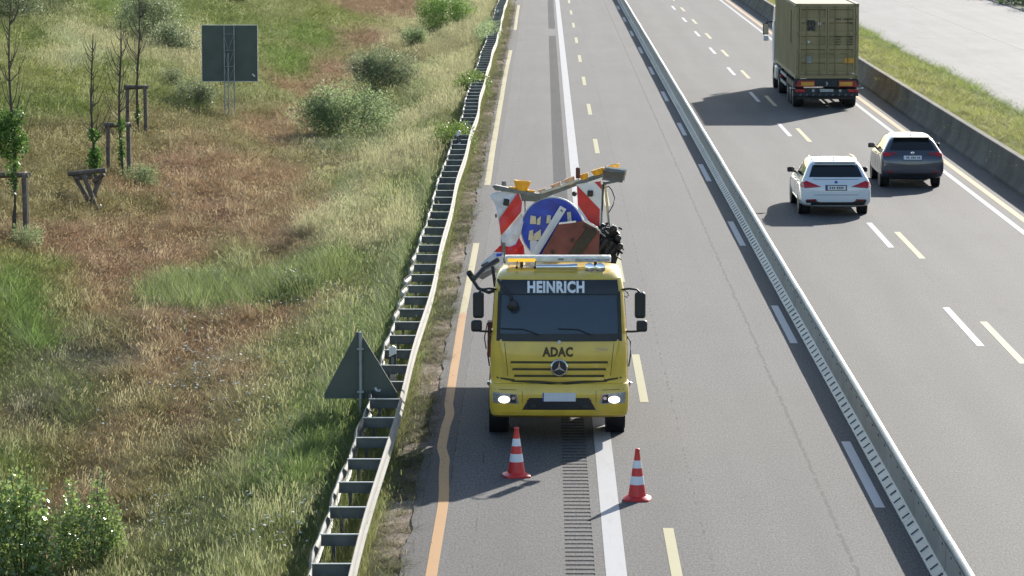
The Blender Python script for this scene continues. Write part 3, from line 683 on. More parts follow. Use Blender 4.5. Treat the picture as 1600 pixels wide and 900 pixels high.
def stakes(px, py, w_, h_, label, seed, kind=0):
    p = meadow_at(px, py); z = float(terr(p.x, p.y)); rr = random.Random(seed)
    root = empty('tree_stakes', (p.x, p.y, z), 0, label, 'tree stakes', 'timber tree supports')
    def wood(name, a, c, r=.045):
        b = MB(); a = Vector(a); c = Vector(c); b.tube([a, a+(c-a)*.5+Vector((rr.uniform(-.01, .01), 0, 0)), c], r, 8); b.build(name, M['wood'], root, smooth=50)
    if kind == 0:
        tri = [(-w_/2, -.1), (w_/2-.07, .35), (w_/2, -.32)]; top = []
        for (x, y) in tri: wood('stake', (x*1.05, y*1.05, -.3), (x, y, h_), .065); top.append((x, y))
        for i in range(3):
            a, c = Vector((*top[i], h_-.03+.02*i)), Vector((*top[(i+1) % 3], h_-.03+.02*i)); d = (c-a).normalized()*.12
            wood('crossbar', a-d+Vector((0, 0, .06)), c+d+Vector((0, 0, .06)), .062)
    else:
        for a, c in (((-.42, 0, 1.02), (.10, -.1, .08)), ((-.12, -.25, 1.05), (.28, -.2, -.12)), ((.40, .1, 1.12), (.02, .05, .22))): wood('stake', a, c, .066)
        for a, c in (((-.58, -.1, 1.05), (.5, -.2, 1.17)), ((-.45, .15, 1.02), (.45, .2, 1.15)), ((-.4, -.05, .93), (.1, -.1, .98)), ((.1, .1, .82), (.42, 0, 1.05))): wood('crossbar', a, c, .066)
        b = MB(); b.tube([(-.15, -.3, -.02), (.1, -.25, .12), (.22, -.2, .05), (.35, -.25, .2)], .02, 5); b.build('tie_strap', M['white_plastic'], root)
stakes(20, 372, .72, 1.55, 'upright timber stakes around the nearest tree at the left edge', 1)
stakes(140, 330, 1, 1.1, 'collapsed crossed timber stakes leaning under their tilted crossbars', 2, 1)
stakes(187, 274, .64, 1.50, 'narrow upright timber stakes around the slender third tree', 3)
stakes(215, 211, .62, 1.58, 'upright timber stakes farthest along the row with a pale bar end', 4)

# ------------------------------------------------------------------ signs seen from the back
p = meadow_at(361, 188); zz0 = float(terr(p.x, p.y)); YS = p.y
sg = empty('square_sign', (p.x, p.y, zz0-.05), 0, 'large square sign seen from its dark back on a lattice mast', 'sign')
q0, q1 = plane(315, 40, YS), plane(402, 127, YS)
b = MB(); b.box(((q0.x+q1.x)/2, YS+.12, (q0.z+q1.z)/2), (q1.x-q0.x, .03, q0.z-q1.z)); b.build('sign_panel', M['sign_back'], sg, world=True, bevel=.01)
for nm, x_, z_, sx, sz in (('frame_edge', (q0.x+q1.x)/2, q0.z+.012, q1.x-q0.x+.05, .024), ('frame_edge', (q0.x+q1.x)/2, q1.z-.012, q1.x-q0.x+.05, .024), ('frame_edge', q0.x-.012, (q0.z+q1.z)/2, .024, q0.z-q1.z), ('frame_edge', q1.x+.012, (q0.z+q1.z)/2, .024, q0.z-q1.z)):
    b = MB(); b.box((x_, YS+.115, z_), (sx, .05, sz)); b.build(nm, M['sign_edge'], sg, world=True)
b = MB(); b.box(((q0.x+q1.x)/2, YS+.1, (q0.z+q1.z)/2-.05), (q1.x-q0.x-.06, .012, .02)); b.build('panel_seam', M['sign_back'], sg, world=True)
xl, xr, xm = plane(350, 60, YS).x, plane(365.5, 60, YS).x, plane(357, 60, YS).x; zt, zb = q0.z+.02, zz0-.3
for x_, y_ in ((xl, YS+.05), (xr, YS+.05)):
    b = MB(); b.tube([(x_, y_, zb), (x_, y_, zt)], .024, 8); b.build('mast_tube', M['pole'], sg, world=True)
b = MB(); b.tube([(xm, YS-.28, zb), (xm, YS-.28, q0.z-1.05)], .022, 8); b.build('mast_tube', M['pole'], sg, world=True)
zs_ = [q0.z-.33-.62*i for i in range(6)]
for i, z_ in enumerate(zs_):
    b = MB(); b.tube([(xl, YS+.03, z_), (xr, YS+.03, z_)], .011, 6)
    if i: b.tube([(xl, YS+.03, zs_[i-1]), (xm, YS-.28, z_), (xr, YS+.03, zs_[i-1])], .010, 6)
    b.build('lattice_brace', M['pole'], sg, world=True)
b = MB(); pp = plane(396, 118, YS); b.prism([(pp.x-.07, YS+.10, pp.z+.05), (pp.x-.02, YS+.10, pp.z+.07), (pp.x+.07, YS+.10, pp.z-.03), (pp.x+.02, YS+.10, pp.z-.06)], (0, -.004, 0)); b.build('sticker', M['sticker'], sg, world=True)

YT = 58.2
tb = plane(564, 690, YT); ztb = float(terr(tb.x, YT))
ts = empty('triangle_sign', (tb.x, YT, ztb), 0, 'triangular warning sign seen from its dark back beside the guardrail', 'sign')
A, Bq, Cq = plane(559.5, 516, YT), plane(503.5, 623, YT), plane(624, 622, YT)
def rtri(A, B_, C_, r=.05):
    out = []
    for P0, P1, P2 in ((A, B_, C_), (B_, C_, A), (C_, A, B_)):
        u = (P2-P0).normalized(); v = (P1-P0).normalized()
        for k in range(5): 
            t = k/4; out.append(P0 + u*r*(1-t)*1.2 + v*r*t*1.2 + (u+v)*0)
    return out
pts = rtri(A, Bq, Cq); cen = (A+Bq+Cq)/3
b = MB(); b.prism([pp+Vector((0, .05, 0)) for pp in pts], (0, .022, 0)); b.build('sign_panel', M['sign_back'], ts, world=True)
b = MB(); b.prism([cen+(pp-cen)*1.022+Vector((0, .058, 0)) for pp in pts], (0, .03, 0)); b.build('frame_edge', M['galv_bright'], ts, world=True)
b = MB(); b.tube([(tb.x, YT+.01, ztb-.4), (tb.x, YT+.01, plane(561, 519, YT).z)], .03, 10); b.build('pole', M['pole'], ts, world=True, smooth=50)
for py in (545, 612):
    b = MB(); c = plane(563, py, YT); b.box((tb.x, YT-.01, c.z), (.11, .05, .03)); b.build('clamp', M['pole'], ts, world=True)
b = MB(); c = plane(589, 610, YT); b.prism([c+Vector((-.05, .048, .03)), c+Vector((-.02, .048, .05)), c+Vector((.02, .048, .0)), c+Vector((.06, .048, .02)), c+Vector((.05, .048, -.03)), c+Vector((-.02, .048, -.02))], (0, -.004, 0)); b.build('sticker', M['sticker'], ts, world=True)

# ------------------------------------------------------------------ guardrail on the left
gr = empty('guardrail', (-2.4, 46, 0), 0, 'double galvanised guardrail with ladder-like crossbars along the left verge', 'guardrail')
GX, GZ = -2.34, .75
def gdx(y): return .03*math.sin(y*.11)+.06*math.exp(-((y-136)/7)**2)*-1+.02*math.sin(y*.37)
def wprof(sgn):
    pr = [(0, 0), (.008, -.008), (.030, -.045), (.036, -.075), (.012, -.115), (0, -.135), (0, -.175), (.012, -.195), (.04, -.235), (.036, -.265), (.012, -.298), (0, -.31)]
    return [(sgn*x, z) for x, z in pr]
def beam(x, z, y0, y1, sgn, bend, m, name):
    ys = np.linspace(y0, y1+.06, 9); pr = wprof(sgn); b = MB(); k = len(pr); vs = []
    for y in ys:
        dx, dz = bend(y)
        vs += [(x+dx+px, y, z+dz+pz) for px, pz in pr]
    th = .006*sgn
    for y in ys:
        dx, dz = bend(y)
        vs += [(x+dx+px-th-.004*sgn, y, z+dz+pz) for px, pz in pr]
    n = len(ys)*k; fs = []
    for i in range(len(ys)-1):
        for j in range(k-1):
            a = i*k+j; fs += [(a, a+1, a+k+1, a+k), (n+a, n+a+k, n+a+k+1, n+a+1)]
        for j in (0, k-1):
            a = i*k+j; fs.append((a, a+k, n+a+k, n+a))
    b.add(vs, fs); b.build(name, m, gr, world=True, smooth=35)
def rbend(y): return (gdx(y), .012*math.sin(y*.23))
def lbend(y):
    s = math.sin(math.pi*((y-1.4) % 2)/2)
    wv = .10*s*math.exp(-((y-73)/5)**2)+.035*s+.02*math.sin(y*1.3)
    return (gdx(y)-wv, -.02*s-.03*math.exp(-((y-73)/5)**2))
y = 37.4; posts = []
while y < 250: posts.append(y); y += 1.95
for i in range(0, len(posts)-2, 2):
    beam(GX, GZ, posts[i], posts[i+2], 1, rbend, M['galv_bright'], 'rail_section')
    beam(GX-.50, GZ-.02, posts[i], posts[i+2], -1, lbend, M['galv_dark'], 'rail_section')
cb = MB(); cb.box((0, 0, 0), (.50, .05, .012)); cb.mi = 1; cb.box((0, .02, -.085), (.48, .008, .15)); crossbar = cb.mesh('crossbar', [M['galv'], M['galv_dark']])  # pale top bar; plate below coloured dark as its shaded face
pm_ = MB(); pm_.box((0, 0, 0), (.05, .006, 1.5)); pm_.box((-.022, .025, 0), (.006, .05, 1.5)); pm_.box((.022, .025, 0), (.006, .05, 1.5)); post = pm_.mesh('post', M['galv_dark'])
for y in posts:
    share('crossbar', crossbar, gr, (GX-.25+gdx(y)+2.4, y-46, GZ+.015), (random.uniform(-.03, .03), 0, random.uniform(-.02, .02)))
    share('post', post, gr, (GX-.33+gdx(y)+2.4, y+.05-46, GZ-.80))
# delineator posts
def delineator(x, y, label):
    root = empty('delineator_post', (x, y, 0), 0, label, 'delineator post', 'delineator posts behind the guardrail')
    b = MB(); b.prism([(-.06, -.04, .60-.9), (.06, -.04, .60-.9), (.06, -.04, .70), (-.06, -.04, .64)], (0, .08, 0)); b.build('lower_body', M['white_plastic'], root)
    b = MB(); b.prism([(-.062, -.042, .64), (.062, -.042, .70), (.062, -.042, .92), (-.062, -.042, .86)], (0, .084, 0)); b.build('black_band', M['black'], root)
    b = MB(); b.prism([(-.06, -.04, .86), (.06, -.04, .92), (.06, -.04, 1.03), (.0, -.04, 1.06), (-.06, -.04, 1.0)], (0, .08, 0)); b.build('cap', M['white_plastic'], root)
    b = MB(); b.box((0, -.046, .78), (.05, .008, .16)); b.build('reflector', M['grey_frame'], root)
delineator(-2.62, 61.2, 'nearest delineator post between the rails beside the triangle sign')
delineator(-2.66, 111.5, 'white delineator post with black band above the creeper')
delineator(-2.62, 205, 'farthest delineator post near the top of the picture')

# ------------------------------------------------------------------ central steel barrier
sb = empty('steel_barrier', (5.38, 46, 0), 0, 'low grey steel safety barrier with a rounded top dividing the carriageway', 'barrier')
prof = [(-.215, .004), (-.215, .03), (-.075, .14), (-.065, .20), (-.06, .46)]
def bsec(L):
    b = MB(); vs = []; full = prof + [(-x, z) for x, z in prof[::-1]]; k = len(full)
    for y in (0, L): vs += [(x, y, z) for x, z in full]
    b.add(vs, [(j, j+1, k+j+1, k+j) for j in range(k-1)]+[tuple(range(k))[::-1], tuple(range(k, 2*k))]); return b.mesh('barrier_section', M['barrier'], 30)
SL = 4.0; sec = bsec(SL-.015)
tb_ = MB(); ring = []
tb_.tube([(0, 0, .505), (0, SL*.5, .505), (0, SL-.02, .505)], .052, 12); topm = tb_.mesh('top_tube', M['barrier_top'], 50)
br_ = MB(); br_.box((-.06, 0, .435), (.022, .025, .035)); brk = br_.mesh('bracket', M['slot'])
y = 34.0; i = 0
while y < 300:
    dx, rz = random.uniform(-.003, .003), random.uniform(-.0006, .0006)
    share('barrier_section', sec, sb, (dx, y-46, 0), (0, 0, rz)); share('top_tube', topm, sb, (dx, y-46, random.uniform(-.004, .004)), (0, 0, rz))
    if y < 130:
        for k in (.35, 1.35, 2.35, 3.35): share('bracket', brk, sb, (dx, y-46+k, 0))
    y += SL; i += 1
sl_ = MB(); sl_.box((-.150, 0, .086), (.13, .035, .014), rot=(0, -R(38), 0)); slot = sl_.mesh('drain_slot', M['slot'])
sl2 = MB(); sl2.box((-.147, 0, .086), (.115, .075, .014), rot=(0, -R(38), 0)); slot2 = sl2.mesh('drain_slot', M['slot'])
y = 36.0; k = 0; far = MB()
while y < 250:
    if y < 120: share('drain_slot', slot if k % 2 else slot2, sb, (0, y-46, 0), (0, 0, .06))
    else: far.box((-.150, y-46, .086), (.12, .05 if k % 2 else .09, .012), rot=(0, -R(38), 0))
    y += .62; k += 1
far.build('drain_slot', M['slot'], sb, kind='stuff')

# ------------------------------------------------------------------ concrete wall and far side
cw = empty('concrete_wall', (13.8, 46, 0), 0, 'long stained concrete safety wall along the right edge of the road', 'wall')
pf = [(13.66, -.1), (13.66, .09), (13.83, .34), (13.90, .88), (13.92, .90), (14.10, .90), (14.12, .88), (14.14, -.1)]
cs = MB(); k = len(pf); cs.add([(x-13.8, yy, z) for yy in (0, 5.985) for x, z in pf], [(j, (j+1) % k, k+(j+1) % k, k+j) for j in range(k)]+[tuple(range(k)), tuple(range(k, 2*k))[::-1]])
csm = cs.mesh('wall_section', M['concrete'], 30)
for i in range(48): share('wall_section', csm, cw, (random.uniform(-.003, .003), 20+6*i-46, random.uniform(-.003, .003)))
fr = empty('far_guardrail', (31.6, 240, 0), 0, 'dark guardrail at the far edge of the opposite carriageway', 'guardrail')
for i in range(14):
    b = MB(); y0 = 190+8*i; pr = [(-x, z+.8) for x, z in wprof(1)]
    b.add([(31.6+x, yy, z) for yy in (y0, y0+8) for x, z in pr], [(j, j+1, len(pr)+j+1, len(pr)+j) for j in range(len(pr)-1)]); b.build('rail_section', M['galv_dull'], fr, world=True, smooth=35)
    b = MB(); b.box((31.64, y0+2, .3), (.06, .1, .9)); b.build('post', M['galv_dull'], fr, world=True)
for i, (y, h_) in enumerate(((214, 1.6), (222, 1.4), (231, 1.9), (241, 1.5), (251, 2.0), (262, 1.8))):
    o = shrub('hedge_shrub', 0, 0, 8.0, h_, 4200, .2, M['hedge'], ['hedge bush nearest the camera beyond the far guardrail', 'second hedge bush beyond the far guardrail', 'third hedge bush beyond the far guardrail', 'fourth hedge bush beyond the far guardrail', 'fifth hedge bush beyond the far guardrail', 'farthest hedge bush beyond the far guardrail'][i],
              'shrub', seed=60+i, group='hedge bushes along the far carriageway', loc=(34.4, y), dep=9.5, aspect=.6)
    o.location.z = -.1
b = MB(); b.add([(31.2, Y0, .0), (60, Y0, .3), (60, Y1, .3), (31.2, Y1, 0)], [(0, 1, 2, 3)]); vg = b.build('far_verge', gm, kind='structure')

# ------------------------------------------------------------------ cones
def cone(x, y, rz, label):
    root = empty('traffic_cone', (x, y, 0), rz, label, 'traffic cone', 'red and white traffic cones on the road')
    b = MB(); vs = []
    for z, s, q in ((.0, .205, .55), (.025, .205, .55), (.06, .15, .8)):
        for k in range(16):
            a = 2*math.pi*k/16; c, s_ = math.cos(a), math.sin(a); m_ = max(abs(c), abs(s_)); f = (1/m_)**(1-q*.55)
            vs.append((c*s*f, s_*s*f, z))
    b.add(vs, [(i*16+k, i*16+(k+1) % 16, (i+1)*16+(k+1) % 16, (i+1)*16+k) for i in range(2) for k in range(16)]+[tuple(range(16))[::-1], tuple(range(32, 48))])
    b.build('base', M['red_plastic'], root, smooth=40)
    def rr(z): return .135+(.034-.135)*(z-.06)/.66
    def band(z0, z1, m, nm, off=0.0, cap=None):
        b = MB(); pr = [(rr(z0)+off, z0), (rr(z1)+off, z1)]
        if cap: pr += cap
        b.lathe(pr, n=24); b.build(nm, m, root, smooth=50)
    band(.058, .235, M['red_plastic'], 'red_band'); band(.235, .36, M['white_film'], 'white_band', .002)
    band(.36, .48, M['red_plastic'], 'red_band'); band(.48, .595, M['white_film'], 'white_band', .002)
    band(.595, .72, M['red_plastic'], 'tip', 0, [(.036, .735), (.038, .75), (.03, .765), (.02, .77)])
cone(-.405, 54.0, .25, 'red and white traffic cone nearer the orange line, just in front of the truck')
cone(1.41, 52.0, -.12, 'red and white traffic cone standing right of the wide white line')
#TRUCKS
# ------------------------------------------------------------------ vehicles: projection of details onto a body
def bvh_of(o):
    me = o.data
    return BVHTree.FromPolygons([v.co.copy() for v in me.vertices], [list(p.vertices) for p in me.polygons])
AX = {'+y': (1, Vector((0, 1, 0))), '+x': (0, Vector((1, 0, 0))), '-x': (0, Vector((-1, 0, 0))), '-z': (2, Vector((0, 0, -1)))}
def cast(bv, axis, u, v):
    i, d = AX[axis]
    o = Vector((u, -6, v)) if axis == '+y' else Vector((-6, u, v)) if axis == '+x' else Vector((6, u, v)) if axis == '-x' else Vector((u, v, 9))
    hit = bv.ray_cast(o, d)
    if hit[0] is None:
        hit = bv.find_nearest(o + d*6)
    return hit[0], hit[1]
def patch(bv, axis, corners, m, name, parent, n=(8, 4), off=.006, depth=.012, smooth=40, shrink=None):
    """a thin shell that follows the body; corners bl, br, tr, tl in the plane seen along axis"""
    c = [Vector(p) for p in corners]; d = AX[axis][1]; nu, nv = n; top = []; 
    for j in range(nv+1):
        for i in range(nu+1):
            s, t = i/nu, j/nv; p = c[0].lerp(c[1], s).lerp(c[3].lerp(c[2], s), t)
            h, _ = cast(bv, axis, p[0], p[1]); top.append(h)
    b = MB(); k = len(top); b.v = [tuple(h - d*off) for h in top]+[tuple(h + d*(depth-off)) for h in top]; w_ = nu+1; f = []
    for j in range(nv):
        for i in range(nu):
            a = j*w_+i; f += [(a, a+1, a+w_+1, a+w_), (k+a, k+a+w_, k+a+w_+1, k+a+1)]
    edge = [i for i in range(w_)]+[j*w_+nu for j in range(1, nv+1)]+[nv*w_+i for i in range(nu-1, -1, -1)]+[j*w_ for j in range(nv-1, 0, -1)]
    for q in range(len(edge)):
        a, e = edge[q], edge[(q+1) % len(edge)]; f.append((a, k+a, k+e, e))
    b.f = f; b.m = [0]*len(f)
    return b.build(name, m, parent, smooth=smooth)
def text_mesh(txt, size, bold=0.0, ext=0.0):
    cu = bpy.data.curves.new('t', 'FONT'); cu.body = txt; cu.size = size; cu.offset = bold; cu.align_x = 'CENTER'; cu.align_y = 'CENTER'; cu.extrude = ext; cu.resolution_u = 3; cu.space_character = 1.0+bold*8
    o = bpy.data.objects.new('t', cu); COL.objects.link(o); dg = bpy.context.evaluated_depsgraph_get(); me = bpy.data.meshes.new_from_object(o.evaluated_get(dg)); bpy.data.objects.remove(o); return me
def lettering(txt, size, cx, cz, m, name, parent, bv=None, y=0.0, sx=1.0, bold=0.0, off=.012, label=None, tilt=0.0):
    me = text_mesh(txt, size, bold, .003); vs = [v.co.copy() for v in me.vertices]
    for v, c in zip(me.vertices, vs):
        ux, uz = c.x*sx, c.y; x = cx+ux*math.cos(tilt)-uz*math.sin(tilt); z = cz+ux*math.sin(tilt)+uz*math.cos(tilt)
        yy = (cast(bv, '+y', x, z)[0].y if bv else y) - off - c.z
        v.co = (x, yy, z)
    me.name = name; me.materials.clear(); me.materials.append(m); me.update()
    o = bpy.data.objects.new(name, me); COL.objects.link(o); o.parent = parent
    if label: o['label'] = label
    return o
def wheel(parent, x, y, r, wd, side, rimm, rr=.62, deep=.03, dual=False):
    """side -1: outer face to -x"""
    b = MB(); h = wd/2; b.lathe([(r*.62, -h), (r*.93, -h), (r*.985, -h*.82), (r, -h*.5), (r, h*.5), (r*.985, h*.82), (r*.93, h), (r*.62, h)], axis='x', n=32)
    root = b.build('wheel', M['rubber'], parent, smooth=40); root.location = (x, y, r)
    q = MB(); o_ = side*h
    q.lathe([(r*.64, o_*.99), (r*.58, o_*.8), (r*.30, o_*.55), (r*.24, o_*1.0), (.02, o_*1.02)], axis='x', n=24)
    for i in range(5):
        a = 2*math.pi*i/5; q.box((o_*.9, math.cos(a)*r*.38, math.sin(a)*r*.38), (.03, .07, r*.5), rot=(-a+math.pi/2+math.pi/2*0, 0, 0))
    rim = q.build('rim', rimm, root, smooth=40)
    return root

# ------------------------------------------------------------------ the yellow recovery truck
TX0, TY0 = .27, 57.25
TR = empty('recovery_truck', (TX0, TY0, 0), 0, 'yellow recovery lorry facing the camera with a wrecked warning board loaded on its back', 'truck')
def ring_cab(z, w_, yf, yb, r, bow=.03):
    h = []
    for s in (0, .4, .75): h.append((s*(w_-r), yf+bow*(s)**2))
    for k in range(6):
        a = math.pi/2*k/5; h.append((w_-r+r*math.sin(a), yf+bow+r*(1-math.cos(a))))
    h += [(w_, (yf+yb)/2), (w_, yb-.05), (w_-.05, yb), (w_*.5, yb)]
    full = h + [(-x, y) for x, y in h[:0:-1]]
    return [(x, y, z) for x, y in full]
rows = [(.40, 1.09, .10, 1.75, .16), (.44, 1.12, .03, 1.75, .18), (.55, 1.14, .0, 1.75, .18), (.75, 1.145, -.01, 1.75, .18), (.90, 1.14, .0, 1.75, .18), (.955, 1.135, .03, 1.75, .18), (.965, 1.12, .075, 1.75, .18),
        (1.0, 1.12, .075, 1.75, .2), (1.3, 1.12, .075, 1.75, .22), (1.62, 1.11, .08, 1.75, .22), (1.68, 1.10, .10, 1.75, .2), (2.0, 1.09, .17, 1.75, .18), (2.42, 1.06, .27, 1.75, .17), (2.55, 1.05, .31, 1.75, .17), (2.66, 1.03, .36, 1.75, .18),
        (2.72, .99, .46, 1.72, .2), (2.76, .93, .60, 1.68, .22), (2.785, .80, .80, 1.6, .25)]
b = MB(); k = None
for rw in rows:
    rg = ring_cab(*rw); k = len(rg); b.v += rg
for j in range(len(rows)-1):
    for i in range(k): b.f.append((j*k+i, j*k+(i+1) % k, (j+1)*k+(i+1) % k, (j+1)*k+i))
b.f.append(tuple(range(k))[::-1]); b.f.append(tuple(range((len(rows)-1)*k, len(rows)*k))); b.m = [0]*len(b.f)
cab = b.build('cab', M['yellow_body'], TR, smooth=32)
bv = bvh_of(cab)
# cut the cab open behind the windscreen so the interior shows through real glass
WSB, WST = 1.74, 2.42
bm = bmesh.new(); bm.from_mesh(cab.data)
dele = [f for f in bm.faces if f.normal.y < -.6 and f.calc_center_median().z > 1.70 and f.calc_center_median().z < 2.42 and abs(f.calc_center_median().x) < 1.0 and f.calc_center_median().y < .6]
bmesh.ops.delete(bm, geom=dele, context='FACES'); bm.to_mesh(cab.data); bm.free()
patch(bv, '+y', [(-1.03, 1.655), (1.03, 1.655), (1.02, 1.775), (-1.02, 1.775)], M['black'], 'windscreen_cowl', TR, (14, 3), .012, .03)
patch(bv, '+y', [(-1.0, 1.77), (1.0, 1.77), (.965, 2.43), (-.965, 2.43)], M['windscreen'], 'windscreen', TR, (14, 6), .004, .010)
for s in (-1, 1):
    patch(bv, '+y', [(s*1.03, 1.66), (s*.975, 1.66), (s*.945, 2.45), (s*1.0, 2.45)], M['black'], 'windscreen_pillar', TR, (2, 6), .010, .03)
patch(bv, '+y', [(-.98, 2.415), (.98, 2.415), (.95, 2.64), (-.95, 2.64)], M['visor'], 'sun_visor', TR, (14, 4), .05, .05)
lettering('HEINRICH', .243, -.055, 2.522, M['letter_white'], 'name_lettering', TR, bv, sx=.80, bold=.011, off=.058)
lettering('ADAC', .205, -.02, 1.475, M['letter_dark'], 'club_lettering', TR, bv, sx=.82, bold=.010, off=.006)
b = MB(); b.lathe([(.028, -.012), (.03, 0), (.02, .006)], (0.0, .066, 1.645), 'y', 16); b.build('round_badge', M['sticker'], TR)
lettering('ATEGO', .055, .70, 1.52, M['chrome'], 'model_lettering', TR, bv, sx=1.15, off=.006)
# panel joints, grille slats
for z, x0, x1 in ((1.315, -.80, .80), (1.20, -.77, .77), (1.09, -.74, .74)):
    b = []
    patch(bv, '+y', [(x0, z-.022), (x1, z-.022), (x1*.99, z+.014), (x0*.99, z+.014)], M['yellow_dark'], 'grille_gap', TR, (10, 1), .004, .01)
    patch(bv, '+y', [(x0*.985, z-.075), (x1*.985, z-.075), (x1, z-.024), (x0, z-.024)], M['yellow_body'], 'grille_slat', TR, (10, 2), .022, .025)
patch(bv, '+y', [(-.78, .985), (-.0, .945), (0, .985), (-.80, 1.035)], M['yellow_dark'], 'grille_gap', TR, (8, 2), .006, .012)
patch(bv, '+y', [(0, .945), (.78, .985), (.80, 1.035), (0, .985)], M['yellow_dark'], 'grille_gap', TR, (8, 2), .006, .012)
for s in (-1, 1): patch(bv, '+y', [(s*.78, 1.0), (s*1.09, 1.055), (s*1.09, 1.075), (s*.80, 1.04)], M['yellow_dark'], 'panel_joint', TR, (4, 1), .005, .012)
for s in (-1, 1): patch(bv, '+y', [(s*.865, 1.08), (s*.885, 1.08), (s*1.0, 1.64), (s*.985, 1.64)], M['yellow_body'], 'corner_deflector', TR, (1, 8), .018, .02)
for s in (-1, 1): patch(bv, '+y', [(s*.60, .47), (s*.607, .47), (s*.607, .94), (s*.60, .94)], M['yellow_dark'], 'bumper_joint', TR, (1, 4), .004, .01)
patch(bv, '+y', [(-1.05, .475), (1.05, .475), (1.06, .51), (-1.06, .51)], M['yellow_body'], 'bumper_lip', TR, (14, 2), .02, .03)
for s in (-1, 1):
    patch(bv, '+y', [(s*.835, 1.09), (s*.843, 1.09), (s*.90, 1.63), (s*.892, 1.63)], M['yellow_dark'], 'panel_joint', TR, (1, 6), .004, .01)
    patch(bv, '+y', [(s*.62, .535), (s*.66, .535), (s*.56, .735), (s*.52, .735)], M['yellow_body'], 'grille_frame', TR, (1, 3), .018, .02)
    patch(bv, '+y', [(s*.70, .86), (s*1.06, .87), (s*1.06, .878), (s*.70, .868)], M['yellow_dark'], 'bumper_joint', TR, (4, 1), .004, .01)
    b = MB(); c = cast(bv, '+y', s*.42, .60)[0]; b.box((c.x, c.y-.012, c.z), (.10, .02, .07)); b.build('tow_cover', M['visor'], TR, bevel=.008)
for z in (.575, .615, .655, .695):
    patch(bv, '+y', [(-.53, z-.006), (.53, z-.006), (.53, z+.006), (-.53, z+.006)], M['visor'], 'mesh_bar', TR, (8, 1), .012, .01)
patch(bv, '+y', [(-.80, 1.425), (.80, 1.425), (.80, 1.433), (-.80, 1.433)], M['yellow_dark'], 'panel_joint', TR, (10, 1), .003, .01) if False else None
# star emblem
b = MB(); b.lathe([(.142, -.01), (.142, .0), (.128, .012), (.118, .012), (.118, .004)], (0, .035, 1.225), 'y', 32); b.v = [(x, .07-y, z) for x, y, z in b.v]; b.build('emblem_ring', M['chrome'], TR, smooth=40)
b = MB(); b.lathe([(.12, 0), (.12, .008)], (0, 0, 1.225), 'y', 32); b.v = [(x, .036-y, z) for x, y, z in b.v]; b.build('emblem_field', M['black'], TR)
b = MB()
for i in range(3):
    a = math.pi/2+i*2*math.pi/3; p = lambda r, q: (r*math.cos(q), .020, 1.225+r*math.sin(q))
    b.prism([p(.022, a-1.05), p(.115, a), p(.022, a+1.05), (0, .020, 1.225)], (0, .008, 0))
b.build('emblem_star', M['chrome'], TR)
# headlights, bumper grille, plate
for s in (-1, 1):
    h = patch(bv, '+y', [(s*.66, .635), (s*1.08, .645), (s*1.09, .83), (s*.70, .80)], M['lamp_glass'], 'headlight', TR, (6, 3), .008, .02)
    patch(bv, '+y', [(s*.70, .65), (s*.80, .65), (s*.80, .79), (s*.72, .78)], M['black'], 'lamp_divider', h, (2, 2), .011, .01)
    c = cast(bv, '+y', s*.90, .705)[0]; b = MB(); b.lathe([(.085, .0), (.095, .012), (.06, .03)], (0, 0, 0), 'y', 20); b.v = [(x*1.0+c.x, c.y-.004-y, z*.62+c.z) for x, y, z in b.v]; b.build('low_beam', M['lamp_on'], h, smooth=50)
    c = cast(bv, '+y', s*.75, .73)[0]; b = MB(); b.lathe([(.035, .0), (.03, .014)], (0, 0, 0), 'y', 14); b.v = [(x+c.x, c.y-.01-y, z+c.z) for x, y, z in b.v]; b.build('high_beam', M['chrome'], h, smooth=50)
patch(bv, '+y', [(-.60, .535), (.60, .535), (.49, .735), (-.49, .735)], M['black'], 'bumper_grille', TR, (8, 3), .005, .012)
pl = patch(bv, '+y', [(-.25, .68), (.27, .68), (.27, .82), (-.25, .82)], M['plate'], 'licence_plate', TR, (3, 1), .022, .02)
patch(bv, '+y', [(-.27, .68), (-.25, .68), (-.25, .82), (-.27, .82)], M['plate_blue'], 'plate_band', pl, (1, 1), .022, .02)
# wipers
for (x0, x1) in ((-.33, -.95), (.52, -.02)):
    b = MB(); pts = []
    for t in (0, .4, 1): 
        x = x0+(x1-x0)*t; z = 1.76+.10*min(1, t*2.2); pts.append((x, cast(bv, '+y', x, z)[0].y-.03, z))
    b.tube(pts, .010, 6); b.build('wiper', M['black'], TR)
# interior
b = MB(); b.box((0, .95, 1.62), (2.0, .6, .25)); b.box((0, .80, 1.79), (.34, .2, .16)); b.build('dashboard', M['seat'], TR, bevel=.03)
b = MB(); ps = [(.60+.21*math.cos(a), 1.0+.11*math.sin(a), 1.84+.18*math.sin(a)) for a in [2*math.pi*i/20 for i in range(21)]]; b.tube(ps, .018, 6); b.tube([(.60, 1.05, 1.80), (.42, 1.0, 1.86)], .02, 6); b.tube([(.60, 1.05, 1.80), (.78, 1.0, 1.86)], .02, 6); b.build('steering_wheel', M['sticker'], TR)
for x in (-.58, .60):
    b = MB(); b.box((x, 1.5, 1.75), (.5, .14, .75)); b.box((x, 1.5, 2.22), (.26, .1, .22)); b.build('seat', M['seat'], TR, bevel=.05)
